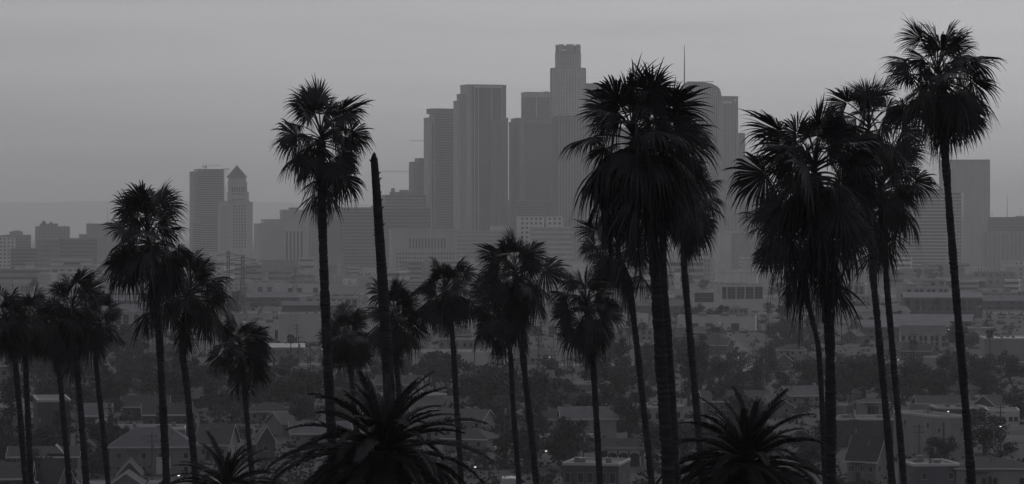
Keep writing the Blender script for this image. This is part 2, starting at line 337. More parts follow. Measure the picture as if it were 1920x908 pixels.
T.plant(700, 716, 386, 391, 10, 14)
T = Tower('federal_building', 'broad pale building with a row of tall dark windows below the striped slab', 'building', 3500, 10, 737)
T.block(737, 856, 432, 40, core='conc', skin='stone', name='main_block'); b = MB()
for i in range(12): px = 767 + i * 5.9; b.box(T.x(px), T.x(px + 2.8), -.1, .4, T.z(466), T.z(447))
b.obj('tall_window', M['pane'], T.root, kind='stuff'); b = MB()
for i in range(13): px = 764 + i * 5.9; b.box(T.x(px), T.x(px + 3), -.9, .3, T.z(467), T.z(445))
b.obj('window_pier', M['stone'], T.root, kind='stuff'); S_ = 'conc'; grid_window(T, 742, 852, 472, 520, 20, 6, 0, .45, .5)
T.mast(845, 421, 432, 4, .9, 'roof_pylon')
T = Tower('office_block', 'low banded building between the pale federal front and the middle palms', 'building', 3700, 10, 858); T.block(858, 960, 434, 36, style='bands', core='mid', skin='conc', pitch=5); T.block(925, 960, 425, 20, bot=434, dy=6, core='conc', skin='conc', name='upper_block')
T = Tower('office_block', 'hazy block with cluttered roof left of the narrow stepped block', 'building', 4800, 14, 722)
T.block(722, 800, 367, 30, style='bands', core='glass', skin='mid', pitch=5); T.plant(735, 775, 360, 367, 6, 14); T.plant(736, 742, 353, 360, 8, 6); T.plant(752, 768, 356, 360, 9, 6)
T = Tower('narrow_tower', 'narrow stepped block at the left foot of the tall flat-topped tower', 'tower', 4900, 18, 786); T.block(786, 812, 298, 26, style='bands', core='glass', skin='mid', pitch=3.6); T.block(775, 786, 305, 20, dy=3, style='grid', core='glass', skin='mid', pitch=4, name='side_block')
crane('distant crane with long level jib beside the broken trunk', 5000, 776, 323, 716, 782, None); crane('distant crane jib just left of the tall flat-topped tower', 5150, 808, 265, 768, 818, None)
T = Tower('glass_tower', 'tall flat-topped tower, left of the pair of tall neighbours', 'tower', 4800, 20, 818)
T.block(818, 863, 213, 36, style='bands', core='glass', skin='mid', pitch=4.2, solid=.35); T.block(811, 863, 205, 30, bot=213, dy=1, core='dark', skin='dark', name='crown'); T.block(806.5, 818, 222, 30, dy=3, core='conc', skin='conc', name='side_block')
for l, tp, l2 in ((812, 228, 814),): MB().box(T.x(812), T.x(813.4), 2.6, 3.2, 0, T.z(230)).obj('side_slot', M['pane'], T.root)
T = Tower('stepped_tower', 'tallest of the dark stepped towers, with pale vertical edges', 'tower', 4650, 16, 880)
T.block(886, 942, 160, 40, style='fins', core='glass', skin='dark', nx=14, solid=.35, name='main_shaft'); T.block(875, 886, 160, 38, dy=1.5, core='conc', skin='conc', name='edge_shaft')
T.block(868, 875, 177, 34, dy=4, core='mid', skin='mid', name='step_block'); T.block(861.5, 868, 190, 30, dy=7, core='conc', skin='conc', name='step_block')
T.block(942, 950, 160, 34, dy=3, core='mid', skin='conc', name='edge_shaft'); T.block(942, 952.5, 222, 30, dy=-.6, core='dark', skin='mid', name='step_block')
b = MB()
for px in (889, 896, 921, 940.5): b.box(T.x(px), T.x(px + 1.2), -.95, .3, 0, T.z(163))
b.obj('pale_rib', M['pale'], T.root); MB().box(T.x(888), T.x(942), -.8, .4, T.z(164), T.z(160.5)).obj('crown_band', M['pale'], T.root)
T.block(921, 941, 228, 20, dy=-3.5, style='fins', core='glass', skin='mid', nx=6, solid=.4, name='lower_bay')
T = Tower('dark_tower', 'broad dark tower with a paler left edge, right of the stepped tower', 'tower', 4700, 12, 968)
T.block(968, 1046, 223, 40, style='bands', core='dark', skin='dark', pitch=4, solid=.5, proud=.2); T.block(963, 968, 230, 34, dy=3, core='dark', skin='dark', name='side_block'); T.block(974, 983, 222.5, 30, dy=-.8, core='mid', skin='mid', name='pale_rib', roof=False)
T.block(966, 1030, 378, 30, dy=-2, core='glass', skin='mid', name='lower_band', style='bands'); T.block(966, 1034, 231, 30, bot=225, dy=-.4, core='mid', name='crown_band', roof=False)
T = Tower('dark_tower', 'shorter dark tower with a pale cornice, left of the cylindrical tower', 'tower', 5000, 12, 986)
T.block(986, 1031, 182, 34, style='fins', core='dark', skin='dark', nx=10); T.block(985, 1031.5, 174, 35, bot=182, dy=-.7, core='conc', skin='conc', name='cornice'); MB().box(T.x(1005), T.x(1006.7), -1.2, .2, 0, T.z(182)).obj('pale_rib', M['pale'], T.root)
T.mast(1021, 168, 174, 8, .4); T.plant(1023, 1030, 171, 174, 4, 8)
T = Tower('office_block', 'low grey block in the gap right of the stepped tower', 'building', 4900, 12, 953); T.block(953, 965, 377, 20, core='mid', skin='mid'); T.mast(957, 362, 377, 8, .5)
# cylindrical tower
T = Tower('cylindrical_tower', 'tallest tower of the skyline, cylindrical and stepped with a glass crown', 'tower', 4750, 0, 1066)
def drum(T, r_px, bot, top, name, core, skin, nfin, band=4.0, ry=1.0):
    r = r_px / F * T.D; z0, z1 = (0 if bot is None else T.z(bot)), T.z(top); N = 32
    poly = lambda q: [(q * math.cos(2 * math.pi * i / N), 40 + q * math.sin(2 * math.pi * i / N) * ry) for i in range(N)]
    MB().prism_z(poly(r), z0, z1).obj(name, M[core], T.root); b = MB()
    n = int((z1 - z0) / band)
    for i in range(n): b.prism_z(poly(r + .25), z0 + i * band, z0 + i * band + band * .38)
    for i in range(nfin):
        a = 2 * math.pi * i / nfin; c, s2 = math.cos(a), math.sin(a); w2 = r * math.pi / nfin * .42
        b.add([(c * (r - .3) - s2 * w2 * k, 40 + (s2 * (r - .3) + c * w2 * k) * ry, z) for z in (z0, z1) for k in (-1, 1)] + [(c * (r + .5) - s2 * w2 * k, 40 + (s2 * (r + .5) + c * w2 * k) * ry, z) for z in (z0, z1) for k in (-1, 1)],
              [(0, 1, 3, 2), (4, 6, 7, 5), (0, 2, 6, 4), (1, 5, 7, 3), (2, 3, 7, 6), (0, 4, 5, 1)])
    b.obj('facade_grid', M[skin], T.root, kind='stuff')
drum(T, 33.5, None, 127, 'lower_shaft', 'mid', 'pale', 40); drum(T, 24, 127, 97, 'upper_shaft', 'mid', 'pale', 30); drum(T, 22.6, 97, 84, 'crown', 'mid', 'mid', 16, 9)
r = 23.8 / F * T.D; b = MB()
for i in range(40):
    if i % 5 in (3,): continue
    a0, a1 = 2 * math.pi * i / 40, 2 * math.pi * (i + .86) / 40
    b.prism_z([(q * math.cos(a), 40 + q * math.sin(a)) for q, a in ((r, a0), (r, a1), (r - .5, a1), (r - .5, a0))], T.z(98), T.z(81.5))
b.obj('crown_screen', M['conc'], T.root, kind='stuff'); b = MB()
for sx in (-1, 1): b.box(sx * 24 - 4.5, sx * 24 + 4.5, 28, 52, 0, T.z(125.5))
b.obj('shoulder_bay', M['mid'], T.root)
MB().box(T.x(1052), T.x(1062), 40 - r - 1.0, 40 - r - .2, T.z(94), T.z(91)).obj('crown_panel', M['sign'], T.root)
T = Tower('office_tower', 'hazy tower showing behind the right side of the cylindrical tower', 'tower', 5100, 10, 1098); T.block(1098, 1150, 158, 34, style='bands', core='glass', skin='mid'); T.mast(1104, 153, 158, 6, .3)
T = Tower('office_tower', 'hazy dark block below the cylindrical tower', 'tower', 4550, 10, 1046); T.block(1046, 1120, 218, 34, style='fins', core='mid', skin='dark', nx=14, solid=.5)
T = Tower('office_tower', 'hazy slab mostly covered by the biggest centre palm crown', 'tower', 4600, 12, 1150); T.block(1150, 1250, 240, 34, style='bands', core='glass', skin='conc')
# sail-topped tower with spire
T = Tower('sail_topped_tower', 'tower with a curved sail top, round emblem and thin spire', 'tower', 5000, 0, 1300)
out = [(1272, None), (1353, None), (1353, 181), (1350.5, 168), (1346, 163), (1338, 158.5), (1330, 156), (1316, 153), (1290, 153), (1282, 157), (1273, 170), (1272, 186)]
poly = [(T.x(a), 0 if q is None else T.z(q)) for a, q in out]
MB().prism_y(poly, 0, 40).obj('shaft', M['glass'], T.root); b = MB()
for i in range(21): px = 1272.4 + i * 4.0; b.box(T.x(px), T.x(px) + 1.3, -.4, .3, 0, T.z(182))
b.obj('facade_fins', M['conc'], T.root, kind='stuff'); b = MB(); random.seed(4)
for px in range(1278, 1350, 5):
    tp = 156 if px < 1328 else 156 + (px - 1328) * .5
    tp = max(tp, 153.5 + max(0, 1290 - px) * .7); b.box(T.x(px), T.x(px) + .7, -.7, .3, T.z(181), T.z(tp))
for py in (181, 176, 171): b.box(T.x(1274), T.x(1350), -.6, .2, T.z(py), T.z(py) + .8)
b.obj('crown_lattice', M['conc'], T.root, kind='stuff')
for px, py, s2 in ((1330, 174, 4), (1340, 171, 4), (1336, 178, 5), (1344, 177.5, 3)): MB().box(T.x(px), T.x(px + s2), -1, -.3, T.z(py + 1.2), T.z(py)).obj('crown_panel', M['conc'], T.root)
MB().tube([(T.x(1284), 12, T.z(160)), (T.x(1284), 12, T.z(120)), (T.x(1284), 12, T.z(84))], [1.3, 1.0, .45], 8).obj('spire', M['steel'], T.root)
b = MB(); cx, cz = T.x(1304), T.z(166); kk = T.D / F; ro, ri = 5.2 * kk, 3.9 * kk
for i in range(28):
    a0, a1 = 2 * math.pi * i / 28, 2 * math.pi * (i + 1) / 28
    b.prism_y([(cx + q * math.cos(a), cz + q * math.sin(a)) for q, a in ((ro, a0), (ro, a1), (ri, a1), (ri, a0))], -1.5, -.75)
b.box(cx - .6 * kk, cx + .6 * kk, -1.5, -.75, cz - 2.6 * kk, cz + 2.6 * kk); b.box(cx - 1.3 * kk, cx + 1.3 * kk, -1.48, -.75, cz + 1.9 * kk, cz + 2.6 * kk); b.box(cx - 1.3 * kk, cx + 1.3 * kk, -1.48, -.75, cz - 2.6 * kk, cz - 1.9 * kk)
b.obj('round_emblem', M['sign'], T.root)
mm = MB()
for px in (1318, 1326, 1334): mm.tube([(T.x(px), 10, T.z(157)), (T.x(px + 3), 10, T.z(152))], .5, 5)
mm.tube([(T.x(1316), 10, T.z(153.5)), (T.x(1339), 10, T.z(152))], .5, 5); mm.obj('roof_gantry', M['steel'], T.root)
T = Tower('ribbed_tower', 'vertically ribbed tower with white bank lettering at its top', 'tower', 4900, 6, 1354)
T.block(1354, 1383.5, 197, 34, style='fins', core='glass', skin='conc', nx=11, solid=.4, name='shaft', roof=False); T.block(1353.6, 1384, 182, 34, bot=197, dy=-.5, core='mid', skin='mid', name='crown_band')
cu = bpy.data.curves.new('sign_lettering', 'FONT'); cu.body = 'bankwest'; cu.size = 7.2; cu.extrude = .25; cu.align_x = 'LEFT'; cu.offset = 0.12
tmp = bpy.data.objects.new('tmp', cu); cu.materials.append(M['sign']); so = link('sign_lettering', bpy.data.meshes.new_from_object(tmp), T.root, (T.x(1355), -1.4, T.z(194))); bpy.data.objects.remove(tmp); so.rotation_euler = (R(90), 0, 0); so.scale = (.56, 1, 1)
a, q = T.x(1378.6), T.z(189); MB().prism_y([(a - 1.9, q + 2.1), (a - 1.1, q + 3), (a, q + 2.4), (a + 1.1, q + 3), (a + 1.9, q + 2.1), (a + .5, q - 1.2), (a, q - 3.4), (a - .5, q - 1.2)][::-1], -1.5, -.8).obj('sign_emblem', M['sign'], T.root)
T = Tower('slim_tower', 'slim twin-slab tower right of the ribbed tower', 'tower', 5100, 10, 1385); T.block(1385, 1390, 251, 22, style='bands', core='glass', skin='mid'); T.block(1391.5, 1397, 251, 22, style='bands', core='glass', skin='mid', name='second_slab'); T.block(1390, 1391.5, 262, 18, dy=3, core='pale', skin='pale', name='link_core')
T = Tower('office_tower', 'hazy low tower left of the bushiest palm crown', 'tower', 5200, 10, 1399); T.block(1399, 1440, 296, 24, style='bands', core='mid', skin='mid'); T.plant(1402, 1412, 293, 296, 4, 8)
# right side
T = Tower('office_slab', 'striped office block left of the tallest right palm', 'building', 4100, -14, 1802); T.block(1690, 1802, 362, 40, style='bands', core='glass', skin='conc', pitch=4.6, solid=.32, roof=False); T.block(1690, 1770, 356, 34, bot=362, dy=2, core='mid', skin='mid', name='plant_storey')
b = MB().box(T.x(1775), T.x(1802), -.6, .3, T.z(520), T.z(363)); b.obj('end_wall', M['glass'], T.root); b = MB()
for i in range(10): b.box(T.x(1775 + i * 2.7), T.x(1775.6 + i * 2.7), -.9, .3, T.z(520), T.z(364))
b.obj('end_fins', M['conc'], T.root, kind='stuff')
T = Tower('dark_tower', 'big plain dark block behind the tallest right palm', 'building', 4500, -8, 1855); T.block(1764, 1855, 301, 40, style='grid', core='mid', skin='conc', pitch=4.2, solid=.5, proud=.2)
T = Tower('office_block', 'long low flat block with masts at the right picture edge', 'building', 4300, -8, 1930); T.block(1856, 1930, 409, 36, style='bands', core='mid', skin='dark', pitch=5, solid=.6); T.mast(1890, 364, 409, 8, .45); T.mast(1915, 388, 409, 8, .3); T.mast(1862, 396, 409, 6, .35); T.plant(1905, 1925, 405, 409, 6, 14, 'conc')
T = Tower('office_block', 'low ribbed block below the flat block with masts', 'building', 3900, -8, 1925); T.block(1846, 1925, 436, 30, style='fins', core='mid', skin='conc', nx=10, solid=.35); T.block(1842, 1850, 420, 12, core='conc', skin='pale', dy=4, name='stair_tower')
T = Tower('apartment_block', 'white low block with two balconies bands by the middle palms', 'building', 3700, 8, 975); T.block(975, 1018, 408, 24, style='grid', core='glass', skin='pale', pitch=5.5, solid=.45); T.block(1026, 1054, 408, 24, style='grid', core='glass', skin='pale', pitch=5.5, solid=.45, name='second_block')
T = Tower('office_block', 'plain hazy block under the white balcony block', 'building', 3650, 8, 1000); T.block(1000, 1075, 428, 26, core='mid', skin='conc', style='bands', pitch=6)
T = Tower('hospital_block', 'hazy terraced building right of the centre palm mass', 'building', 3800, 8, 1285); T.block(1285, 1330, 452, 30, style='bands', core='mid', skin='conc', pitch=5, solid=.7); T.block(1335, 1372, 440, 30, core='conc', skin='conc', name='second_block'); T.block(1372, 1420, 436, 30, dy=6, core='mid', skin='conc', name='third_block')

# hazy mid-rise filler blocks at the foot of the towers
EXPL = []                                  # (px left, px right, near D, far D) taken by hand-placed buildings
AUTO = []                                  # things that get their label from where they stand: (object, adjective + noun)
rng = random.Random(11)
def city_block(px, wpx, hpx, D, th):
    T = Tower('low_rise', None, 'building', D, th, px, 'low city blocks at the foot of the towers')
    base = HZ + EYE / D * F; st = rng.choice(['bands', 'grid', 'plain', 'bands']); sk = rng.choice(['conc', 'mid', 'pale', 'conc', 'mid'])
    T.block(px, px + wpx, base - hpx, rng.uniform(18, 40), style=st, core='glass' if st != 'plain' else sk, skin=sk, pitch=rng.uniform(4, 7), solid=rng.uniform(.45, .65))
    if rng.random() < .7: a = rng.uniform(.1, .5); T.plant(px + wpx * a, px + wpx * (a + .3), base - hpx - rng.uniform(2, 6), base - hpx, 5, 8, rng.choice(['mid', 'conc']))
    AUTO.append((T.root, {'bands': 'banded', 'grid': 'gridded', 'plain': 'blank-walled'}[st] + ' hazy city block', px + wpx / 2, base - hpx / 2))
for row, D in enumerate((3500, 3250, 3000, 2800, 2620)):
    px = -40 + row * 17
    while px < 1930:
        wpx = rng.choice((1, 1, 1, 1.8)) * rng.uniform(16, 48); hpx = rng.uniform(10, 40) * (1.0 if row < 3 else .75)
        if rng.random() < .62: city_block(px, wpx, hpx, D + rng.uniform(-90, 90), rng.choice([8, 12, -8, -12]))
        px += wpx * rng.uniform(1.05, 1.7)

# ------------------------------------------------------------------ houses and sheds of the valley floor
def window(parent, x, y, z, w_, h_, face='y', s=-1):
    f = MB(); t = .1
    f.box(-w_ / 2, w_ / 2, -.06, .03, -h_ / 2, -h_ / 2 + t); f.box(-w_ / 2, w_ / 2, -.06, .03, h_ / 2 - t, h_ / 2)
    f.box(-w_ / 2, -w_ / 2 + t, -.06, .03, -h_ / 2 + t, h_ / 2 - t); f.box(w_ / 2 - t, w_ / 2, -.06, .03, -h_ / 2 + t, h_ / 2 - t); f.box(-w_ / 2 - .1, w_ / 2 + .1, -.14, .03, -h_ / 2 - .1, -h_ / 2 - .002)
    o = f.obj('window', M['frame'], parent, loc=(x, y, z))
    o.rotation_euler = (0, 0, 0 if face == 'y' else (R(90) if s > 0 else R(-90)))
    p = MB(); p.box(-w_ / 2 + t, w_ / 2 - t, -.02, .02, -h_ / 2 + t, h_ / 2 - t); p.obj('pane', M['pane'], o); return o
def house(name, label, D, px_c, W, Dp, he, hr, kind, rz, wall, roof, nwin=2, door=True, chimney=False, trim=False, cat='house', group=None, fascia=True, z0=0.0, win=(1.1, 1.3)):
    p = pt(px_c, HZ, D); t = thing(name, label, cat, (p.x, p.y, z0), R(rz), group); x, y = W / 2, Dp / 2; o = .55; k = .22; wall = {'pale': 'plaster', 'mid': 'grit'}.get(wall, wall) if cat != 'factory' else wall
    wl = MB(); rf = MB(); fa = MB()
    if kind == 'gx':                       # ridge runs left-right
        wl.prism_x([(-y, -1), (y, -1), (y, he), (0, hr - .1), (-y, he)], -x, x); sl = (hr - he) / y; e = he - sl * o
        rf.slab([(-x - o, -y - o, e + k), (x + o, -y - o, e + k), (x + o, -.002, hr + k), (-x - o, -.002, hr + k)], k); rf.slab([(x + o, y + o, e + k), (-x - o, y + o, e + k), (-x - o, .002, hr + k), (x + o, .002, hr + k)], k)
        fa.box(-x - o, x + o, -y - o - .06, -y - o - .003, e - .12, e + k + .02)
        for s in (-1, 1):
            for q in (-1, 1): fa.add([(s * (x + o) + s * c, q * yy, zz) for c in (.004, .07) for yy, zz in ((y + o, e - .08), (y + o, e + k + .02), (.01, hr + k + .02), (.01, hr - .08))], [(0, 1, 2, 3), (4, 7, 6, 5), (0, 4, 5, 1), (1, 5, 6, 2), (2, 6, 7, 3), (3, 7, 4, 0)])
    elif kind == 'gy':                     # gable faces the front
        wl.prism_y([(-x, -1), (x, -1), (x, he), (0, hr - .1), (-x, he)], -y, y); sl = (hr - he) / x; e = he - sl * o
        rf.slab([(-x - o, -y - o, e + k), (-.002, -y - o, hr + k), (-.002, y + o, hr + k), (-x - o, y + o, e + k)], k); rf.slab([(.002, -y - o, hr + k), (x + o, -y - o, e + k), (x + o, y + o, e + k), (.002, y + o, hr + k)], k)
        for q in (-1, 1): fa.add([(q * xx, -y - o - c, zz) for c in (.004, .07) for xx, zz in ((x + o, e - .1), (x + o, e + k + .02), (.01, hr + k + .02), (.01, hr - .1))], [(0, 1, 2, 3), (4, 7, 6, 5), (0, 4, 5, 1), (1, 5, 6, 2), (2, 6, 7, 3), (3, 7, 4, 0)])
    elif kind == 'hip':
        wl.box(-x, x, -y, y, -1, he); r = max(x - y, .3); a, b_ = x + o, y + o
        rf.add([(-a, -b_, he), (a, -b_, he), (a, b_, he), (-a, b_, he), (-r, 0, hr), (r, 0, hr), (-a, -b_, he - k), (a, -b_, he - k), (a, b_, he - k), (-a, b_, he - k)], [(0, 1, 5, 4), (1, 2, 5), (2, 3, 4, 5), (3, 0, 4), (6, 7, 1, 0), (7, 8, 2, 1), (8, 9, 3, 2), (9, 6, 0, 3), (9, 8, 7, 6)])
        fa.box(-a - .05, a + .05, -b_ - .06, -b_ - .003, he - k - .05, he + .04)
    else:                                  # flat with parapet
        wl.box(-x, x, -y, y, -1, he); rf.box(-x + .3, x - .3, -y + .3, y - .3, he, he + .12)
        for q in ((-x - .08, x + .08, -y - .08, -y + .25), (-x - .08, x + .08, y - .25, y + .08), (-x - .08, -x + .25, -y + .25, y - .25), (x - .25, x + .08, -y + .25, y - .25)): fa.box(*q, he - .05, he + .5)
    wl.obj('wall', M[wall], t); rf.obj('roof', M[roof], t)
    if fascia: fa.obj('fascia', M['trim' if trim else 'conc'], t)
    zc = min(he - .45 - win[1] / 2, 1.9) if he < 4.5 else he - 1.4 - win[1] / 2
    xd = -x * .25
    for i in range(nwin):
        xx = -x + (i + .5 + (0.12 if i % 2 else -.06)) * W / nwin
        window(t, xx, -y, zc, win[0], win[1])
        if he > 5.2: window(t, xx, -y, zc - 3.0, win[0], win[1])
    if rz > 4 or rz < -4:
        for q in (-.5, .5):
            if Dp > 5: window(t, (-x if rz > 0 else x), q * y, zc, 1.0, win[1], 'x', -1 if rz > 0 else 1)
    if door: MB().box(xd - .5, xd + .5, -y - .07, -y + .02, -.6, 2.1).obj('door', M['roofm'], t)
    if chimney: MB().box(x * .4, x * .4 + .8, .3, 1.1, he, hr + .9).obj('chimney', M['mid'], t)
    cl = MB(); rr_ = random.Random(int(px_c * 7 + D))
    if kind == 'flat' and W > 9:
        for i in range(int(3 + W / 8)): a, q, u = rr_.uniform(-x + 1.5, x - 2.5), rr_.uniform(-y + 1.2, y - 2.2), rr_.uniform(.6, 1.6); cl.box(a, a + u, q, q + u * .8, he + .1, he + rr_.uniform(.7, 1.5))
        cl.obj('roof_unit', M['steel'], t, kind='stuff')
    elif kind in ('gx', 'hip') and W > 6:
        for i in range(3): a = rr_.uniform(-x * .5, x * .5); q = -y * rr_.uniform(.2, .6); zz = hr + (he - hr) * abs(q) / y; cl.tube([(a, q, zz - .1), (a, q, zz + .75)], .12, 6)
        cl.obj('roof_vent', M['steel'], t, kind='stuff')
        MB().box(-x * .6, -x * .6 + 3.2, -y - 1.7, -y - .02, he - .75, he - .6).obj('porch_roof', M[roof], t); po = MB()
        for a in (-x * .6 + .15, -x * .6 + 2.9): po.box(a, a + .14, -y - 1.6, -y - 1.46, -.5, he - .76)
        po.obj('porch_posts', M['frame'], t, kind='stuff')
    EXPL.append((px_c - W / 2 / D * F - 4, px_c + W / 2 / D * F + 4, D - Dp / 2 - 3, D + Dp / 2 + 3)); return t
def H(name, label, l, r, base, eave, ridge, kind, rz, wall, roof, Dp=9, **kw):
    """A house given by its columns and rows in the photograph."""
    D = gD(base); k = D / F; c = math.cos(R(rz)); W = ((r - l) * k - abs(math.sin(R(rz))) * Dp * .8) / c
    return house(name, label, D + Dp / 2, (l + r) / 2, max(W, 3), Dp, EYE - (eave - HZ) * k, EYE - (ridge - HZ) * k if ridge else 0, kind, rz, wall, roof, **kw)
h = H('bungalow', 'bungalow with broad hip roof and white garage door, left of the left palm pair trunks', 206, 368, 890, 838, 804, 'hip', 4, 'pale', 'roofm', 11, nwin=4, door=False)
MB().box(1.0, 4.2, -5.66, -5.48, -.3, 3.9).obj('garage_door', M['trim'], h)
H('cottage', 'small cottage with white-edged gable in front of the hip-roofed bungalow', 220, 268, 930, 888, 866, 'gy', 6, 'mid', 'roofd', 10, nwin=2, trim=True)
H('cottage', 'cottage with grey front gable at the bottom edge below the white-edged gable', 208, 270, 950, 908, 888, 'gy', 4, 'pale', 'roofm', 8, nwin=2)
H('cottage', 'dark-roofed cottage with pale gable, between the second and third palm trunks from left', 72, 138, 935, 899, 867, 'gy', 28, 'pale', 'roofd', 13, nwin=1)
H('cottage', 'long dark-roofed house at the bottom left corner', -20, 62, 930, 896, 872, 'gx', 6, 'mid', 'roofd', 9, nwin=3)
h = H('house', 'long low house with small white dormer gable behind the leftmost trunks', 18, 150, 880, 856, 841, 'gx', 4, 'mid', 'roofd', 9, nwin=5)
MB().prism_y([(1.0, 3.6), (4.6, 3.6), (2.8, 5.3)], -4.9, -.5).obj('dormer', M['plaster'], h); MB().prism_y([(.7, 3.5), (1.0, 3.4), (2.8, 5.15), (4.6, 3.4), (4.9, 3.5), (2.8, 5.6)], -5.2, -.4).obj('dormer_trim', M['plaster'], h)
H('house', 'pale-roofed house right of the left palm pair, half behind a date palm', 372, 442, 862, 832, 799, 'gx', -8, 'pale', 'roofm', 10, nwin=2)
H('warehouse', 'big pale windowless shed behind the leftmost palm trunks', 52, 142, 846, 754, None, 'flat', 12, 'mid', 'rooff', 24, nwin=0, door=True, cat='warehouse')
H('house', 'tall pale gable-fronted house at the left edge beside the windowless shed', 6, 52, 832, 786, 762, 'gy', 0, 'pale', 'roofm', 10, nwin=2)
H('house', 'white wide-gabled house right of the windowless shed', 157, 228, 822, 806, 786, 'gy', 8, 'pale', 'roofm', 10, nwin=3)
H('house', 'pale-roofed house above the white wide-gabled house', 153, 210, 800, 778, 759, 'gx', 5, 'mid', 'rooff', 9, nwin=2)
H('house', 'narrow gabled house at the left tips of the big date palm', 478, 518, 866, 824, 800, 'gy', 8, 'mid', 'roofm', 11, nwin=1)
H('shed', 'long white-walled shed behind the skirted palm trunk', 1048, 1154, 826, 785, 766, 'gx', 4, 'pale', 'roofm', 12, nwin=0, cat='shed', trim=True)
H('house', 'dark house with thin white roof edges above the white-walled shed', 1060, 1142, 788, 758, 740, 'gx', -10, 'dark', 'roofd', 10, nwin=3, trim=True)
h = H('porch_house', 'house with white arched porch between the skirted palm and thick trunks', 1128, 1206, 872, 842, 826, 'gx', -6, 'mid', 'roofd', 8, nwin=1, door=True)
ar = MB(); y = -6.4
for i in range(4): ar.box(-3.4 + i * 2.6, -3.05 + i * 2.6, y, y + .3, -.2, 2.2)
for i in range(3):
    x0 = -3.05 + i * 2.6; n = 8
    for j in range(n):
        a0, a1 = math.pi * j / n, math.pi * (j + 1) / n; c = x0 + 1.125
        ar.prism_y([(c - 1.125 * math.cos(a0), 2.2 + .8 * math.sin(a0)), (c - 1.125 * math.cos(a1), 2.2 + .8 * math.sin(a1)), (c - 1.125 * math.cos(a1), 3.5), (c - 1.125 * math.cos(a0), 3.5)], y, y + .28)
ar.box(-3.6, 4.9, y - .1, y + .4, 3.5, 3.75); ar.obj('arcade', M['trim'], h); MB().slab([(-3.8, y - .3, 3.8), (5.1, y - .3, 3.8), (5.1, -4, 4.3), (-3.8, -4, 4.3)], .12).obj('porch_roof', M['roofd'], h)
H('shop_building', 'flat-roofed building with tall windows at the bottom edge by the skirted palm', 1056, 1182, 940, 873, None, 'flat', -12, 'mid', 'rooff', 14, nwin=5, cat='building', win=(1.3, 2.2), trim=False)
H('house', 'steep dark-roofed house with bright gable end right of the bushiest palm trunk', 1590, 1668, 905, 862, 822, 'gx', -30, 'pale', 'roofd', 8, nwin=3, trim=True)
h = H('warehouse', 'white box warehouse with two small high windows left of the tallest right palm', 1690, 1798, 868, 784, None, 'flat', 22, 'pale', 'rooff', 22, nwin=0, door=False, cat='warehouse', trim=False)
for x in (-4.0, 2.2): window(h, x, -11, 7.6, .7, 1.1)
MB().box(-2.9, -2.6, -11.2, -11.003, 0, 9.6).obj('downpipe', M['roofm'], h)
for x in (-6.0, 4.6): MB().box(x - .6, x + .6, -11.1, -10.98, 0, 3.6).obj('door', M['roofm'], h)
h = H('bungalow', 'white bungalow with dark hip roof and arched triple window at the bottom right', 1786, 1932, 940, 878, 862, 'hip', 0, 'pale', 'roofd', 10, nwin=0, door=True)
for x in (-5.6, 5.4, 7.2): window(h, x, -5, 3.9, 1.3, 1.7)
for i, (dx, hh) in enumerate(((-1.15, .0), (0, .35), (1.15, .0))):
    b = MB(); c = -1.2 + dx; n = 8
    b.prism_y([(c + .45, 3.0), (c + .45, 4.3 + hh)] + [(c + .45 * math.cos(math.pi * j / n), 4.3 + hh + .45 * math.sin(math.pi * j / n)) for j in range(1, n)] + [(c - .45, 4.3 + hh), (c - .45, 3.0)], -5.1, -4.98)
    b.obj('arched_window', M['pane'], h)
H('shop_building', 'low flat dark building at the bottom edge left of the white bungalow', 1692, 1790, 940, 874, None, 'flat', 8, 'mid', 'rooff', 12, nwin=2, cat='building')
H('shed', 'small pale cube shed right of the bushiest palm trunk', 1566, 1600, 790, 761, None, 'flat', -30, 'pale', 'rooff', 5, nwin=0, door=False, cat='shed', fascia=False)
H('shed', 'pale cube shed above the white box warehouse', 1706, 1750, 790, 759, None, 'flat', -32, 'pale', 'rooff', 6, nwin=0, door=False, cat='shed', fascia=False)
h = H('pavilion', 'pale pavilion with dark columns behind the right palm pair', 1608, 1662, 792, 754, 748, 'hip', 0, 'pale', 'roofd', 7, nwin=0, door=False, cat='building')
MB().box(-1.7, 1.4, -3.6, -3.4, -.2, 4.6).obj('dark_opening', M['pane'], h)
for i in range(4): MB().box(-1.7 + i * .95, -1.5 + i * .95, -3.75, -3.55, -.2, 4.6).obj('column', M['roofm'], h)
H('warehouse', 'long grey flat-roofed building below the pavilion', 1552, 1694, 838, 788, None, 'flat', 3, 'mid', 'rooff', 14, nwin=0, cat='warehouse', trim=False)
H('warehouse', 'long low building with white roof edge right of the pale cube shed', 1748, 1846, 796, 767, None, 'flat', 3, 'mid', 'rooff', 12, nwin=6, cat='building', trim=True)
H('warehouse', 'low pale building right of the tallest right palm, cars in front', 1846, 1912, 806, 772, None, 'flat', -6, 'conc', 'rooff', 12, nwin=5, cat='building')
t = thing('terrace_wall', 'banded concrete terrace walls right of the tallest right palm trunk', 'wall', (pt(1862, HZ, 760).x, 760, 0))
for i, (a, b_, z) in enumerate(((-9.4, 10, 1.6), (-9.6, 10, 2.9), (-9.4, 10, 4.0))): MB().box(a, b_, -2 + i * 3.0, -1.6 + i * 3.0, -.5, z).obj('wall_tier', M['conc' if i != 1 else 'mid'], t); MB().box(a, b_, -1.6 + i * 3.0, .9 + i * 3.0, -.5, z - .4).obj('terrace', M['grass' if i % 2 else 'pave'], t)
EXPL.append((1790, 1930, 750, 775))
h = H('shelter', 'small open shelter with pale roof left of the leaning palm pair', 928, 952, 866, 842, None, 'flat', 6, 'dark', 'rooff', 3, nwin=0, door=False, cat='shelter')
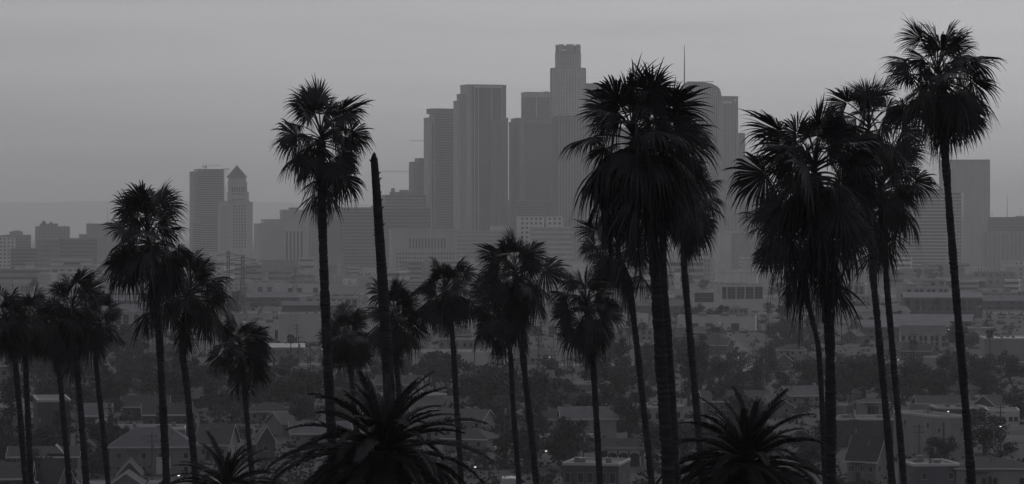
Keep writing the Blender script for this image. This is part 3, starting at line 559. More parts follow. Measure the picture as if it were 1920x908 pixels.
h = H('shed', 'small vault-roofed hut at the bottom edge by the leaning palm pair', 942, 974, 935, 902, None, 'flat', 0, 'pale', 'rooff', 6, nwin=0, door=True, cat='shed')
b = MB(); b.prism_y([(-1.9 * math.cos(math.pi * j / 10), 3.0 + 1.15 * math.sin(math.pi * j / 10)) for j in range(11)][::-1], -3.15, 3); b.obj('vault_roof', M['trim'], h)
t = thing('parking_deck', 'low pale parking deck on dark columns between leaning palms and skirted palm', 'building', (pt(1062, HZ, 735).x, 735, 0)); k = 735 / F
MB().box(-58 * k, 62 * k, -4, 8, 2.5, 3.3).obj('deck', M['pave'], t); MB().box(-58 * k, 62 * k, -4.2, -4.003, 3.0, 3.9).obj('deck_parapet', M['conc'], t); MB().box(-57 * k, 61 * k, 4, 4.4, -.3, 2.5).obj('back_wall', M['mid'], t)
for i in range(7): MB().box(-57 * k + i * 2.45, -56 * k + .5 + i * 2.45, -3.6, -3.1, -.3, 2.5).obj('column', M['roofm'], t)
EXPL.append((1000, 1128, 725, 745))
H('house', 'long house with white roof edge behind the smaller date palm', 1312, 1444, 776, 752, 735, 'gx', 4, 'mid', 'roofd', 11, nwin=6, trim=True)
h = H('hall', 'pale hall with row of dark windows below the far small palm', 1686, 1772, 650, 624, 612, 'gx', -4, 'conc', 'roofm', 14, nwin=8, cat='building', win=(1.6, 2.6))
H('warehouse', 'long pale warehouse wall between the broken trunk and middle palms', 772, 962, 692, 662, None, 'flat', 3, 'conc', 'rooff', 26, nwin=0, cat='warehouse')
H('warehouse', 'pale blank-walled warehouse left of the tall lone palm trunk', 518, 606, 642, 590, None, 'flat', 6, 'conc', 'rooff', 30, nwin=0, cat='warehouse', trim=False)
H('warehouse', 'low white-roofed shed below the blank-walled warehouse', 500, 572, 676, 652, 646, 'gx', 6, 'pale', 'conc', 18, nwin=3, cat='warehouse')
H('warehouse', 'long low depot with pale eaves left of the tall lone palm', 528, 640, 606, 572, 566, 'gx', 3, 'mid', 'rooff', 30, nwin=8, cat='warehouse')
H('warehouse', 'white factory with pale walls right of the slender centre trunk', 1332, 1425, 586, 534, None, 'flat', 10, 'pale', 'rooff', 40, nwin=9, cat='factory', win=(3, 5))
H('apartment_house', 'grid-windowed apartment house right of the slender centre trunk', 1292, 1334, 592, 545, None, 'flat', 8, 'conc', 'rooff', 24, nwin=6, cat='building', win=(2.4, 3))
H('warehouse', 'long white-roofed shed between the bushiest palm and right palm pair', 1560, 1700, 606, 584, 576, 'gx', 4, 'conc', 'roofm', 30, nwin=0, cat='warehouse')
H('warehouse', 'wide pale-roofed depot right of the right palm pair', 1690, 1840, 596, 558, 550, 'gx', -4, 'mid', 'rooff', 36, nwin=10, cat='warehouse', win=(3, 4))
H('warehouse', 'dark-doored loading hall near the right edge', 1838, 1925, 676, 636, None, 'flat', -4, 'dark', 'conc', 24, nwin=0, cat='warehouse')
H('house', 'pale house with dark pyramid roof behind the tallest right palm', 1822, 1868, 728, 706, 682, 'hip', 0, 'mid', 'roofd', 10, nwin=3)
H('house', 'white house above the terrace walls near the right edge', 1882, 1925, 706, 678, 668, 'gx', -8, 'pale', 'roofm', 10, nwin=3)

# prototypes of the smaller houses, sheds, copied over the valley
def far_proto(kind):
    n = len(EXPL)
    if kind == 'bungalow': t = house('bungalow', None, 500, 960, 12, 9, 3.2, 5.6, 'hip', 0, 'pale', 'roofd', nwin=3)
    elif kind == 'gable_house': t = house('gable_house', None, 500, 960, 9, 11, 3.4, 6.2, 'gy', 0, 'mid', 'roofm', nwin=2, chimney=True)
    elif kind == 'long_house': t = house('long_house', None, 500, 960, 15, 9, 3.3, 5.8, 'gx', 0, 'pale', 'roofm', nwin=4, chimney=True, trim=False)
    elif kind == 'dark_house': t = house('dark_house', None, 500, 960, 13, 9, 4.0, 6.6, 'gx', 0, 'mid', 'roofd', nwin=3, trim=False)
    elif kind == 'flat_shop': t = house('flat_shop', None, 500, 960, 18, 14, 5.5, 0, 'flat', 0, 'pale', 'rooff', nwin=5, trim=False, cat='shop', win=(1.6, 1.8))
    elif kind == 'warehouse': t = house('warehouse', None, 500, 960, 42, 28, 7.5, 0, 'flat', 0, 'conc', 'rooff', nwin=0, cat='warehouse', trim=False)
    elif kind == 'gabled_shed': t = house('gabled_shed', None, 500, 960, 46, 22, 6.5, 9.5, 'gx', 0, 'mid', 'rooff', nwin=6, cat='shed', win=(2.6, 1.6))
    else: t = house('factory', None, 500, 960, 34, 24, 11, 0, 'flat', 0, 'mid', 'rooff', nwin=7, cat='factory', win=(3, 3), trim=False)
    if kind in ('warehouse', 'factory'):
        for x in (-10, 2, 11): MB().box(x, x + 4, -2, 2, 7.5 if kind == 'warehouse' else 11, 9.4 if kind == 'warehouse' else 12.8).obj('roof_vent', M['steel'], t)
        hw = 14 if kind == 'warehouse' else 12
        for x in (-14, -6, 8): MB().box(x, x + 4.2, -hw - .15, -hw + .02, 0, 4.2).obj('loading_door', M['roofm'], t)
    del EXPL[n:]; return t
NOUN = dict(bungalow='pale hip-roofed bungalow', gable_house='grey gable-fronted house', long_house='long pale house', dark_house='dark-roofed house', flat_shop='pale flat-roofed shop', warehouse='flat-roofed warehouse', gabled_shed='long gabled shed', factory='grey windowed factory')
PROTO = {k: far_proto(k) for k in NOUN}; index_kids(); USED = set(); TAKEN = []
SIZE = dict(bungalow=(8, 12), gable_house=(7, 11), long_house=(9, 15), dark_house=(8, 13), flat_shop=(12, 18), warehouse=(26, 42), gabled_shed=(25, 46), factory=(21, 34))
def free(px, D, r, w_=None):
    hw = (w_ or r) / D * F
    for l, rr, d0, d1 in EXPL:
        if px + hw > l and px - hw < rr and D + r > d0 and D - r < d1: return False
    x = (px - 960) / F * D
    return all((x - a) ** 2 + (D - b_) ** 2 > (r + c) ** 2 for a, b_, c in TAKEN)
def place(kind, px, D, rz):
    r = SIZE[kind][1] / 2
    if not free(px, D, r + 2): return False
    if kind in USED: o = dup(PROTO[kind])
    else: o = PROTO[kind]; USED.add(kind)
    x = (px - 960) / F * D; o.location = (x, D, 0); o.rotation_euler = (0, 0, R(rz)); o['group'] = {'bungalow': 'small houses of the valley', 'gable_house': 'small houses of the valley', 'long_house': 'small houses of the valley', 'dark_house': 'small houses of the valley'}.get(kind, 'sheds and shops of the valley')
    TAKEN.append((x, D, r)); AUTO.append((o, NOUN[kind], px, HZ + (EYE - 4) / D * F)); return True
rng = random.Random(5)
for i in range(900):
    py = rng.uniform(526, 640); D = gD(py)
    if len([a for a in AUTO if a[0].name.split('.')[0] in ('warehouse', 'gabled_shed', 'factory', 'flat_shop')]) > 78: break
    place(rng.choice(['warehouse', 'gabled_shed', 'factory', 'warehouse', 'flat_shop', 'flat_shop']), rng.uniform(-20, 1940), D, rng.choice([8, -6, 12, -12, 4, 30]))
nh = 0
for i in range(900):
    py = rng.uniform(632, 850); D = gD(py)
    if nh > 74: break
    nh += place(rng.choice(['bungalow', 'gable_house', 'long_house', 'dark_house', 'flat_shop', 'long_house']), rng.uniform(-20, 1940), D, rng.choice([8, -6, 20, -24, 4, 35, -40]))
for k in NOUN:
    if k not in USED: PROTO[k].location = (0, 900, 0)

# ------------------------------------------------------------------ trees
def crown_mesh(name, seed, kind, n, leaf):
    """A crown of many small leaf-clump faces spread through lobes, with gaps."""
    r_ = random.Random(seed); b = MB(); lobes = []
    if kind == 'round':
        for i in range(11): a = r_.uniform(0, 6.28); q = r_.uniform(.0, 2.6); lobes.append((q * math.cos(a) * 1.25, q * math.sin(a) * 1.25, r_.uniform(1.9, 8.8), r_.uniform(1.0, 2.3)))
    elif kind == 'spread':
        for i in range(14): a = r_.uniform(0, 6.28); q = r_.uniform(.5, 4.6); lobes.append((q * math.cos(a), q * math.sin(a), r_.uniform(2.2, 8.0) - q * .25, r_.uniform(1.0, 2.2)))
    elif kind == 'tall':
        for i in range(13): a = r_.uniform(0, 6.28); z = r_.uniform(3, 14.5); q = r_.uniform(0, 1.5); lobes.append((q * math.cos(a), q * math.sin(a), z, r_.uniform(.9, 1.7)))
    elif kind == 'cone':
        for i in range(15): z = 1.4 + i * .75; lobes.append((r_.uniform(-.4, .4), r_.uniform(-.4, .4), z, max(.35, 2.5 - i * .155)))
    else:
        for i in range(6): a = r_.uniform(0, 6.28); q = r_.uniform(0, 1.6); lobes.append((q * math.cos(a), q * math.sin(a), r_.uniform(.7, 1.8), r_.uniform(.7, 1.2)))
    wt = [l[3] ** 2 for l in lobes]
    for i in range(n):
        x, y, z, q = r_.choices(lobes, wt)[0]
        d = Vector((r_.gauss(0, 1), r_.gauss(0, 1), r_.gauss(0, 1))).normalized(); rr = q * (r_.random() ** .35) * r_.uniform(.85, 1.15)
        c = Vector((x, y, z)) + Vector((d.x, d.y, d.z * (.55 if kind == 'cone' else .8))) * rr
        nrm = (d + Vector((r_.gauss(0, .6), r_.gauss(0, .6), r_.gauss(0, .6)))).normalized(); u = nrm.orthogonal().normalized(); v = nrm.cross(u); ang = r_.uniform(0, 6.28)
        u, v = u * math.cos(ang) + v * math.sin(ang), v * math.cos(ang) - u * math.sin(ang); s = leaf * r_.uniform(.55, 1.25)
        b.add([c - u * s * .5, c + v * s * .28, c + u * s * .55, c - v * s * .3], [(0, 1, 2, 3)])
    return b.mesh(name, M['leaf']), lobes
def trunk_mesh(name, lobes, kind, seed):
    r_ = random.Random(seed); b = MB(); top = max(l[2] for l in lobes)
    b.tube([(0, 0, -.6), (.1, 0, top * .25), (-.1, .1, top * .5), (0, 0, top * .85)], [.38, .28, .2, .06], 7)
    for l in r_.sample(lobes, min(6, len(lobes))): s = Vector((0, 0, min(l[2] * .45, top * .4))); e = Vector(l[:3]); b.tube([s, s.lerp(e, .5) + Vector((0, 0, .3)), e], [.15, .1, .04], 5)
    return b.mesh(name, M['bark'])
TREE = {}
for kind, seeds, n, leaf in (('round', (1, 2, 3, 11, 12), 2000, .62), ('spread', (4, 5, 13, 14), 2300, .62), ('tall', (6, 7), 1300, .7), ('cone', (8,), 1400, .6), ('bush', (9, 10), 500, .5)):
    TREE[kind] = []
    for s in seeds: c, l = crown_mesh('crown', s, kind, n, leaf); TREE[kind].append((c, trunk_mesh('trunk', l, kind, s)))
TN = dict(round='round dark tree', spread='broad spreading tree', tall='tall narrow tree', cone='pointed conical tree', bush='low dark bush')
def tree(kind, px, D, s, label=None, z=None, sx=1.0):
    c, t = rng.choice(TREE[kind]); x = (px - 960) / F * D; zz = ground_z(D) if z is None else z
    o = thing('bush' if kind == 'bush' else 'tree', label, 'bush' if kind == 'bush' else 'tree', (x, D, zz), rng.uniform(0, 6.28), 'trees of the valley floor')
    o.scale = (s * sx, s * sx, s); link('trunk', t, o); link('crown', c, o)
    if not label: AUTO.append((o, TN[kind] if D < 2000 else 'hazy ' + TN[kind], px, HZ + (EYE - 5 * s) / D * F))
    TAKEN.append((x, D, 1.5 * s)); return o
for px, base, kind, s, sx, lab in (
    (150, 785, 'spread', 1.75, 1.2, 'large dark tree mass behind the third and fourth palm trunks from left'), (215, 775, 'round', 1.35, 1.1, 'dark round tree just right of the large dark mass at left'), (95, 770, 'round', 1.3, 1.1, 'dark tree above the windowless shed, between the leftmost trunks'),
    (305, 836, 'cone', 1.0, 1.25, 'pale pointed conifer behind the left palm pair trunks'), (330, 770, 'spread', 1.6, 1.3, 'big dark tree mass behind the left palm pair'), (395, 775, 'round', 1.5, 1.25, 'dark tree between the left palm pair and short lone palm'), (285, 765, 'round', 1.2, 1.0, 'dark round tree left of the left palm pair'),
    (520, 775, 'round', 1.5, 1.2, 'large dim tree left of the tall lone palm trunk'), (570, 780, 'spread', 1.6, 1.1, 'wide dim tree touching the tall lone palm trunk'), (485, 760, 'round', 1.1, 1.2, 'dim round tree right of the short lone palm'),
    (905, 800, 'spread', 1.9, 1.2, 'big dark tree right of the slim middle palm trunk'), (945, 790, 'round', 1.9, 1.2, 'big dark tree left of the leaning palm pair'), (1010, 800, 'round', 1.6, 1.2, 'dark tree right of the leaning palm pair trunks'), (885, 770, 'round', 1.5, 1.1, 'dark round tree behind the slim middle palm trunk'), (1045, 790, 'spread', 1.4, 1.1, 'dark spreading tree left of the white-edged dark house'),
    (1180, 830, 'round', 1.3, 1.15, 'dark tree at the right end of the white-walled shed'), (1165, 760, 'spread', 1.4, 1.2, 'wide dark tree between the skirted palm and thick trunks'), (1385, 735, 'spread', 1.3, 1.2, 'dark tree above the smaller date palm'), (1520, 748, 'round', 1.3, 1.2, 'dark tree left of the bushiest palm trunk'),
    (1620, 750, 'spread', 1.7, 1.25, 'big dark tree behind the right palm pair trunks'), (1585, 755, 'round', 1.4, 1.0, 'dark tree right of the bushiest palm trunk'), (1725, 740, 'spread', 1.3, 1.2, 'dark spreading tree right of the right palm pair'), (1790, 735, 'round', 1.3, 1.0, 'dark tree just left of the tallest right palm trunk'), (1905, 800, 'round', 1.2, 1.1, 'dark tree at the right edge above the terrace walls'),
    (1770, 880, 'spread', .8, 1.1, 'dark shrubby tree in front of the white box warehouse'), (70, 900, 'spread', .7, 1.1, 'dark tree between cottages at the bottom left'), (175, 905, 'round', .8, 1.1, 'dark tree right of the pale-gabled cottage')):
    tree(kind, px, gD(base) + 12, s, lab, sx=sx)
nt_ = 0
while nt_ < 280:
    py = rng.choices([rng.uniform(520, 560), rng.uniform(560, 650), rng.uniform(650, 780), rng.uniform(780, 880)], (1.2, 2.0, 3.4, 1.7))[0]; D0 = gD(py); px0 = rng.uniform(-20, 1940); n_ = rng.choice((1, 2, 4, 6)) if 650 < py < 790 else rng.choice((1, 1, 2, 3))
    for q in range(n_):
        D = D0 + rng.uniform(-14, 14) * (n_ > 1); px = px0 + rng.uniform(-1, 1) * 7.5 * n_ / D * F / 2 * (n_ > 1)
        if nt_ >= 280 or D < 480 or not free(px, D, 2.2): continue
        k = rng.choices(['round', 'spread', 'tall', 'cone', 'bush'], (5, 4, 1.6, .5, .6))[0]; tree(k, px, D, rng.uniform(.7, 1.35) * (1.0 if D < 1600 else 1.2), sx=rng.uniform(.9, 1.3)); nt_ += 1
# low shrubs, hedges and weeds between the houses: nobody could count them
b = MB(); r_ = random.Random(77)
for i in range(5200):
    D = 455 + 1900 * r_.random() ** 1.5; px = r_.uniform(-40, 1960); x = (px - 960) / F * D
    if any(l < px < rr and d0 < D < d1 for l, rr, d0, d1 in EXPL) or any((x - a) ** 2 + (D - q) ** 2 < (c * .8) ** 2 for a, q, c in TAKEN if c > 3): continue
    n = r_.choice((1, 1, 2, 4)); dx = r_.uniform(-1, 1); sz = r_.uniform(.5, 1.5)
    for j in range(n):
        for q in range(16):
            c = Vector((x + dx * j * 1.6 + r_.gauss(0, .6) * sz, D + (1 - abs(dx)) * j * 1.6 + r_.gauss(0, .6) * sz, abs(r_.gauss(0, .75)) * sz)); a = r_.uniform(0, 6.28); h_ = r_.uniform(.3, .55) * sz ** .5; t = Vector((math.cos(a), math.sin(a), r_.uniform(-.3, .3))) * h_; u = Vector((r_.uniform(-.5, .5), r_.uniform(-.5, .5), 1)) * h_
            b.add([c - t, c - u * .5, c + t, c + u * .7], [(0, 1, 2, 3)])
b.obj('undergrowth', M['leaf'], kind='stuff')

# ------------------------------------------------------------------ palms
def fan_frond(seed, elev, dead=False):
    """One fan-palm frond: petiole, pleated fan of split leaflets with drooping tips. Base at the origin, grows towards +X."""
    r_ = random.Random(seed); b = MB(); e = R(elev); petL = r_.uniform(.88, 1.46) * (.9 if dead else 1); R0 = r_.uniform(.98, 1.32) * (.95 if dead else 1)
    bend = R(28 if not dead else 45) * max(0, math.cos(e)) + R(6)
    pts = []; p = Vector((0, 0, 0)); n = 5; dirs = []
    for i in range(n + 1):
        a = e - bend * (i / n) ** 1.5; d = Vector((math.cos(a), 0, math.sin(a))); pts.append(p.copy()); dirs.append(d); p = p + d * petL / n
    b.tube(pts, [.036 - .003 * i for i in range(n + 1)], 4)
    a = dirs[-1]; P = pts[-1]; l = Vector((0, 1, 0)); nr = a.cross(l).normalized()
    if nr.z < 0: nr = -nr
    tw = r_.uniform(-1.25, 1.25); l, nr = l * math.cos(tw) + nr * math.sin(tw), nr * math.cos(tw) - l * math.sin(tw)
    N = 44 if not dead else 24; spread = R(r_.uniform(105, 140)) if not dead else R(r_.uniform(30, 62)); kap = R(r_.uniform(4, 44)) if not dead else R(r_.uniform(30, 70))
    split = r_.uniform(.46, .66); droop = (.10 + .40 * max(0, math.cos(e)) * (1.25 if elev < 12 and not dead else 1)) * r_.uniform(.6, 1.35) * (1.2 if dead else 1)
    dl = 2 * spread / N
    for i in range(N):
        ph = -spread + (i + .5) * dl; L = R0 * (1 - .34 * (abs(ph) / spread) ** 2) * r_.uniform(.82, 1.1)
        if r_.random() < (.04 if not dead else (.15, .4, .55)[seed % 3]): continue
        if dead: L *= r_.uniform(.7, 1.35)
        lat = math.sin(ph); d = a * math.cos(ph) + l * lat * math.cos(kap) - nr * abs(lat) * math.sin(kap); d.normalize()
        w_dir = (l * math.cos(ph) * math.cos(kap) - a * lat).normalized(); up = d.cross(w_dir).normalized(); pl = (.35 if i % 2 else -.35)
        w_dir = (w_dir + up * pl).normalized(); jag = r_.uniform(-.08, .08); tipd = droop * r_.uniform(.5, 1.5); vv = []
        for t in (.04, .3, split, .72, .88, 1.0):
            q = d * (t * L) + w_dir * jag * t * t
            if t > split: f = (t - split) / (1 - split); q = q + Vector((0, 0, -1)) * tipd * L * .55 * f ** 1.7 - d * (tipd * L * .22 * f ** 2)
            wd = L * t * math.tan(dl / 2) * 1.12 if t <= split else L * split * math.tan(dl / 2) * 1.1 * max(.0, (1 - (t - split) / (1 - split))) ** .8
            if dead: wd *= (.95, .6, .5)[seed % 3]
            vv += [P + q - w_dir * max(wd, .004), P + q + w_dir * max(wd, .004)]
        b.add(vv, [(2 * k, 2 * k + 1, 2 * k + 3, 2 * k + 2) for k in range(5)])
    return b.mesh('frond', M['dead' if dead else 'frond'])
EL = [84, 68, 52, 36, 20, 4, -14, -34]; FR = {e: [fan_frond(e * 7 + k, e) for k in range(4)] for e in EL}
DE = [-10, -30, -50, -66, -82]; DFR = {e: [fan_frond(e * 5 + 900 + k, e, True) for k in range(5)] for e in DE}
def cat_path(P, n):
    """Smooth curve through P."""
    P = [Vector(p) for p in P]; P = [P[0] * 2 - P[1]] + P + [P[-1] * 2 - P[-2]]; out = []
    for i in range(1, len(P) - 2):
        for k in range(n):
            t = k / n; a, b_, c, d = P[i - 1:i + 3]
            out.append(.5 * ((2 * b_) + (c - a) * t + (2 * a - 5 * b_ + 4 * c - d) * t * t + (3 * b_ - a - 3 * c + d) * t ** 3))
    return out + [P[-2]]
def palm(label, D, apex, path, wpx, s=1.0, live=36, skirt=14, slen=1.6, seed=0, wide=0.0, up=79, group='tall fan palms on the near hillside'):
    r_ = random.Random(seed * 31 + 7); A = pt(*apex, D); gz = ground_z(D)
    low = [pt(a, q, D) for a, q in path]; last, prev = low[-1], (low[-2] if len(low) > 1 else A)
    k = (gz - .4 - last.z) / (last.z - prev.z); foot = last + (last - prev) * k * .8; foot.z = gz - .4
    P = [A] + low + [foot]; root = thing('fan_palm', label, 'palm tree', (foot.x, D, gz), 0, group); O = Vector((foot.x, D, gz))
    C = [p - O for p in cat_path(P, 14)]
    # resample evenly so that the leaf-scar rings sit every 0.16 m
    ln = [0]
    for i in range(1, len(C)): ln.append(ln[-1] + (C[i] - C[i - 1]).length)
    tot = ln[-1]; pts, rad = [], []; j = 0; n = int(tot / .085); r0 = wpx / F * D / 2
    for i in range(n + 1):
        q = tot * i / n
        while j < len(ln) - 2 and ln[j + 1] < q: j += 1
        f = (q - ln[j]) / max(ln[j + 1] - ln[j], 1e-6); c = C[j].lerp(C[j + 1], f); c = c + Vector((r_.uniform(-.006, .006), 0, 0)); pts.append(c)
        fr_ = q / tot; base = r0 * (.86 + .22 * fr_ + .35 * max(0, fr_ - .93) / .07); base *= 1 + .12 * math.exp(-q / .5)
        rad.append(base * (1 + (.06 if i % 2 else -.05) + r_.uniform(-.07, .07) + .05 * math.sin(q * 1.7 + seed) + .04 * math.sin(q * 4.1)))
    MB().tube(pts, rad, 10).obj('trunk', M['trunk'], root); a0 = A - O
    cd = (a0 - C[8]).normalized()
    live = int(live * 1.22)
    gap_a, wind = r_.uniform(0, 6.28), r_.uniform(0, 6.28)
    for i in range(live):
        f = (i + .5) / live; yaw = i * 2.39996 + r_.uniform(-.7, .7)
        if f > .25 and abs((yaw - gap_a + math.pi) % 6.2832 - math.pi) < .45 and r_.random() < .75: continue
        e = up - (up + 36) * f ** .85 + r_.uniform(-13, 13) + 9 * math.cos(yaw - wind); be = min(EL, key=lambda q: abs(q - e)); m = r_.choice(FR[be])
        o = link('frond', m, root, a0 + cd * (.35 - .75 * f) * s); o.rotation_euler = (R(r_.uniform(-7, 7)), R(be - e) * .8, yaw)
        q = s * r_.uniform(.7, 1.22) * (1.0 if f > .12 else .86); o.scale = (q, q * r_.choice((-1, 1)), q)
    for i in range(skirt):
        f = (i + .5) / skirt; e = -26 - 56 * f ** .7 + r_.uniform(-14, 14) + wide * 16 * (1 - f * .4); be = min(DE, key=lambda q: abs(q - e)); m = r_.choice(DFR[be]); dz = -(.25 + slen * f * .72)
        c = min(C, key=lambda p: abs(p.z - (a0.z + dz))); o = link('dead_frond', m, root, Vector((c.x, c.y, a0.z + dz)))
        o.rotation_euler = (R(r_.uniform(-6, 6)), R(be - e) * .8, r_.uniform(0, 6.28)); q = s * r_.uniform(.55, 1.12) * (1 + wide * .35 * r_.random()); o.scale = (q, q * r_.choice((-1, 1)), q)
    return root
palm('bushy low palm cut by the left picture edge', 186, (8, 600), [(22, 660), (30, 694), (48, 908)], 12, .98, 34, 16, 1.6, 1)
palm('low palm second from the left edge', 192, (54, 602), [(48, 672), (58, 908)], 12, 1.02, 32, 16, 1.1, 2)
palm('low palm left of the pointed-topped cluster, third trunk from left', 188, (98, 612), [(106, 680), (113, 715), (130, 908)], 12, 1.04, 34, 16, 1.9, 3)
palm('spiky-topped palm in the left cluster, fourth trunk from left', 176, (136, 582), [(143, 690), (147, 720), (162, 908)], 13, 1.12, 36, 30, 2.7, 4)
palm('palm at the right of the left cluster with a slim separate trunk', 198, (186, 606), [(180, 670), (182, 700), (203, 908)], 11, 0.98, 30, 12, 1.3, 5)
palm('taller left palm of the left palm pair, broad ragged crown', 136, (278, 452), [(290, 560), (298, 623), (312, 895)], 15, 1.1, 44, 46, 2.7, 6, .5)
palm('lower right palm of the left palm pair', 160, (356, 548), [(342, 641), (352, 740), (368, 908)], 14, 1.14, 40, 22, 1.2, 7)
palm('short lone palm between the left palm pair and tall lone palm', 186, (450, 652), [(458, 725), (467, 831), (474, 908)], 11, 1.04, 42, 18, 1.0, 8)
palm('tall lone palm with long tapering skirt left of the broken trunk', 118, (602, 264), [(604, 395), (611, 600), (626, 908)], 19, 1.0, 42, 36, 1.3, 9, .1)
palm('small palm half hidden behind the tall lone palm trunk', 204, (648, 634), [(658, 700), (668, 800), (676, 908)], 11, 1.02, 40, 12, 0.9, 10)
palm('bushy palm right behind the broken trunk', 192, (738, 596), [(742, 670), (748, 740), (756, 908)], 12, 1.1, 46, 24, 1.3, 11)
palm('slim middle palm between the broken trunk and the leaning pair', 186, (836, 548), [(848, 628), (855, 740), (864, 890)], 12, 1.02, 42, 20, 1.0, 12)
palm('taller right palm of the leaning pair, full round crown', 162, (966, 512), [(974, 600), (986, 720), (1006, 908)], 13, 1.1, 44, 38, 2.4, 13, .2)
palm('lower left palm of the leaning pair, crown tucked below its neighbour', 176, (932, 580), [(955, 650), (962, 760), (973, 908)], 11, 1.08, 40, 24, 1.1, 14)
palm('skirted palm with a narrow beard of dead fronds below its crown', 150, (1100, 578), [(1108, 640), (1112, 680), (1125, 908)], 13, 1.04, 40, 44, 1.3, 15, -.6)
palm('palm tucked low behind the left of the biggest centre crown', 166, (1158, 474), [(1176, 520), (1184, 560), (1222, 908)], 13, 1.08, 44, 36, 1.5, 16)
palm('biggest centre palm with wide shaggy crown on a thick trunk', 84, (1190, 266), [(1222, 440), (1232, 560), (1254, 908)], 25, 1.0, 54, 66, 1.35, 41, 1.2)
palm('palm behind the biggest centre palm, second of the thick trunks', 98, (1242, 262), [(1244, 520), (1252, 620), (1269, 908)], 16, 0.84, 38, 36, 1.6, 18, .4)
palm('slender palm at the right of the centre palm mass', 166, (1294, 376), [(1282, 466), (1292, 610), (1318, 908)], 14, 1.12, 48, 40, 1.3, 19, .3)
palm('bushiest palm, long shaggy skirt on a thick trunk, left of the right pair', 90, (1530, 325), [(1548, 560), (1556, 650), (1558, 908)], 21, 1.06, 50, 92, 2.9, 20, 1.4)
palm('slim palm hidden beside the bushiest palm, its thin trunk alongside', 150, (1474, 430), [(1526, 610), (1538, 700), (1547, 908)], 11, 1.05, 34, 50, 2.8, 21, .8)
palm('taller left palm of the right pair, reaching into the sky', 132, (1630, 246), [(1634, 470), (1646, 610), (1673, 908)], 14, 1.1, 42, 26, 1.4, 22, .3)
palm('lower right palm of the right pair, full crown', 152, (1654, 356), [(1662, 520), (1672, 640), (1695, 908)], 13, 1.2, 50, 56, 2.2, 23, .4)
palm('tallest right palm, lone crown highest in the sky', 108, (1760, 151), [(1768, 240), (1790, 520), (1822, 908)], 16, 1.0, 44, 34, 0.7, 28, -.2)
# the broken trunk
D = 120; P = [pt(*q, D) for q in ((701, 292), (706, 360), (712, 450), (722, 600), (730, 740), (738, 908))]; gz = ground_z(D); foot = P[-1] + (P[-1] - P[-2]) * ((gz - P[-1].z) / (P[-1].z - P[-2].z)) * .9; foot.z = gz - .3
root = thing('dead_palm_trunk', 'bare broken palm trunk without a crown, tapering to a blunt tip', 'palm trunk', (foot.x, D, gz)); O = Vector((foot.x, D, gz)); C = [p - O for p in cat_path(P + [foot], 40)]; r_ = random.Random(3); rad = []
for i, c in enumerate(C):
    f = i / len(C); q = .15 + .10 * min(1, f * 1.6); rad.append((q * (.62 + .38 * min(1, i / 4)) if i < 4 else q) * (1 + (.05 if i % 2 else -.04) + r_.uniform(-.04, .04)))
MB().tube(C, rad, 10).obj('trunk', M['trunk'], root)
st = MB()
for i in range(10, 200, 7): c = C[i]; a = r_.uniform(0, 6.28); d = Vector((math.cos(a), math.sin(a), .9)); st.tube([c + d * rad[i] * .6, c + d * (rad[i] + .06)], [.04, .02], 4)
st.obj('leaf_stub', M['trunk'], root, kind='stuff'); b = MB(); c = C[0]; b.tube([c - Vector((0, 0, .1)), c + Vector((.01, 0, .05)), c + Vector((.03, 0, .13))], [.11, .08, .03], 7); b.obj('broken_tip', M['trunk'], root)

def date_frond(seed, elev):
    """A feather-palm frond arching outwards from the origin towards +X."""
    r_ = random.Random(seed); b = MB(); L = r_.uniform(3.5, 4.3); e = R(elev); bend = R(r_.uniform(55, 85)) * (.45 + .55 * math.cos(e)); n = 14; P = [Vector((0, 0, 0))]; dirs = []
    side = r_.uniform(-.2, .2)
    for i in range(n):
        a = e - bend * (i / n) ** 1.6; d = Vector((math.cos(a), side * (i / n), math.sin(a))).normalized(); dirs.append(d); P.append(P[-1] + d * L / n)
    dirs.append(dirs[-1]); b.tube(P, [.055 * (1 - i / n) + .008 for i in range(n + 1)], 4)
    N = 104
    for i in range(N):
        f = .1 + .89 * i / N; k = f * n; j = min(int(k), n - 1); p = P[j].lerp(P[j + 1], k - j); d = dirs[j].lerp(dirs[j + 1], k - j).normalized(); lat = Vector((0, 1, 0)) - d * d.y; lat.normalize(); nr = d.cross(lat)
        if nr.z < 0: nr = -nr
        ll = .52 * math.sin(math.pi * (.14 + .8 * f)) ** .7 * r_.uniform(.85, 1.1)
        for s in (-1, 1):
            q = (d * r_.uniform(.75, 1.0) + lat * s * r_.uniform(.5, .8) + nr * r_.uniform(.1, .45)).normalized(); w2 = d * .03; t = p + q * ll + Vector((0, 0, -.10 * ll)); m = p + q * ll * .5 + Vector((0, 0, .02))
            b.add([p - w2 * .6, m - w2, t, m + w2, p + w2 * .6], [(0, 1, 3, 4), (1, 2, 3)])
    return b.mesh('frond', M['date'])
DEL = [86, 72, 58, 44, 30, 16, 2, -14, -32]; DF = {e: [date_frond(e + 40 * k + 500, e) for k in range(3)] for e in DEL}
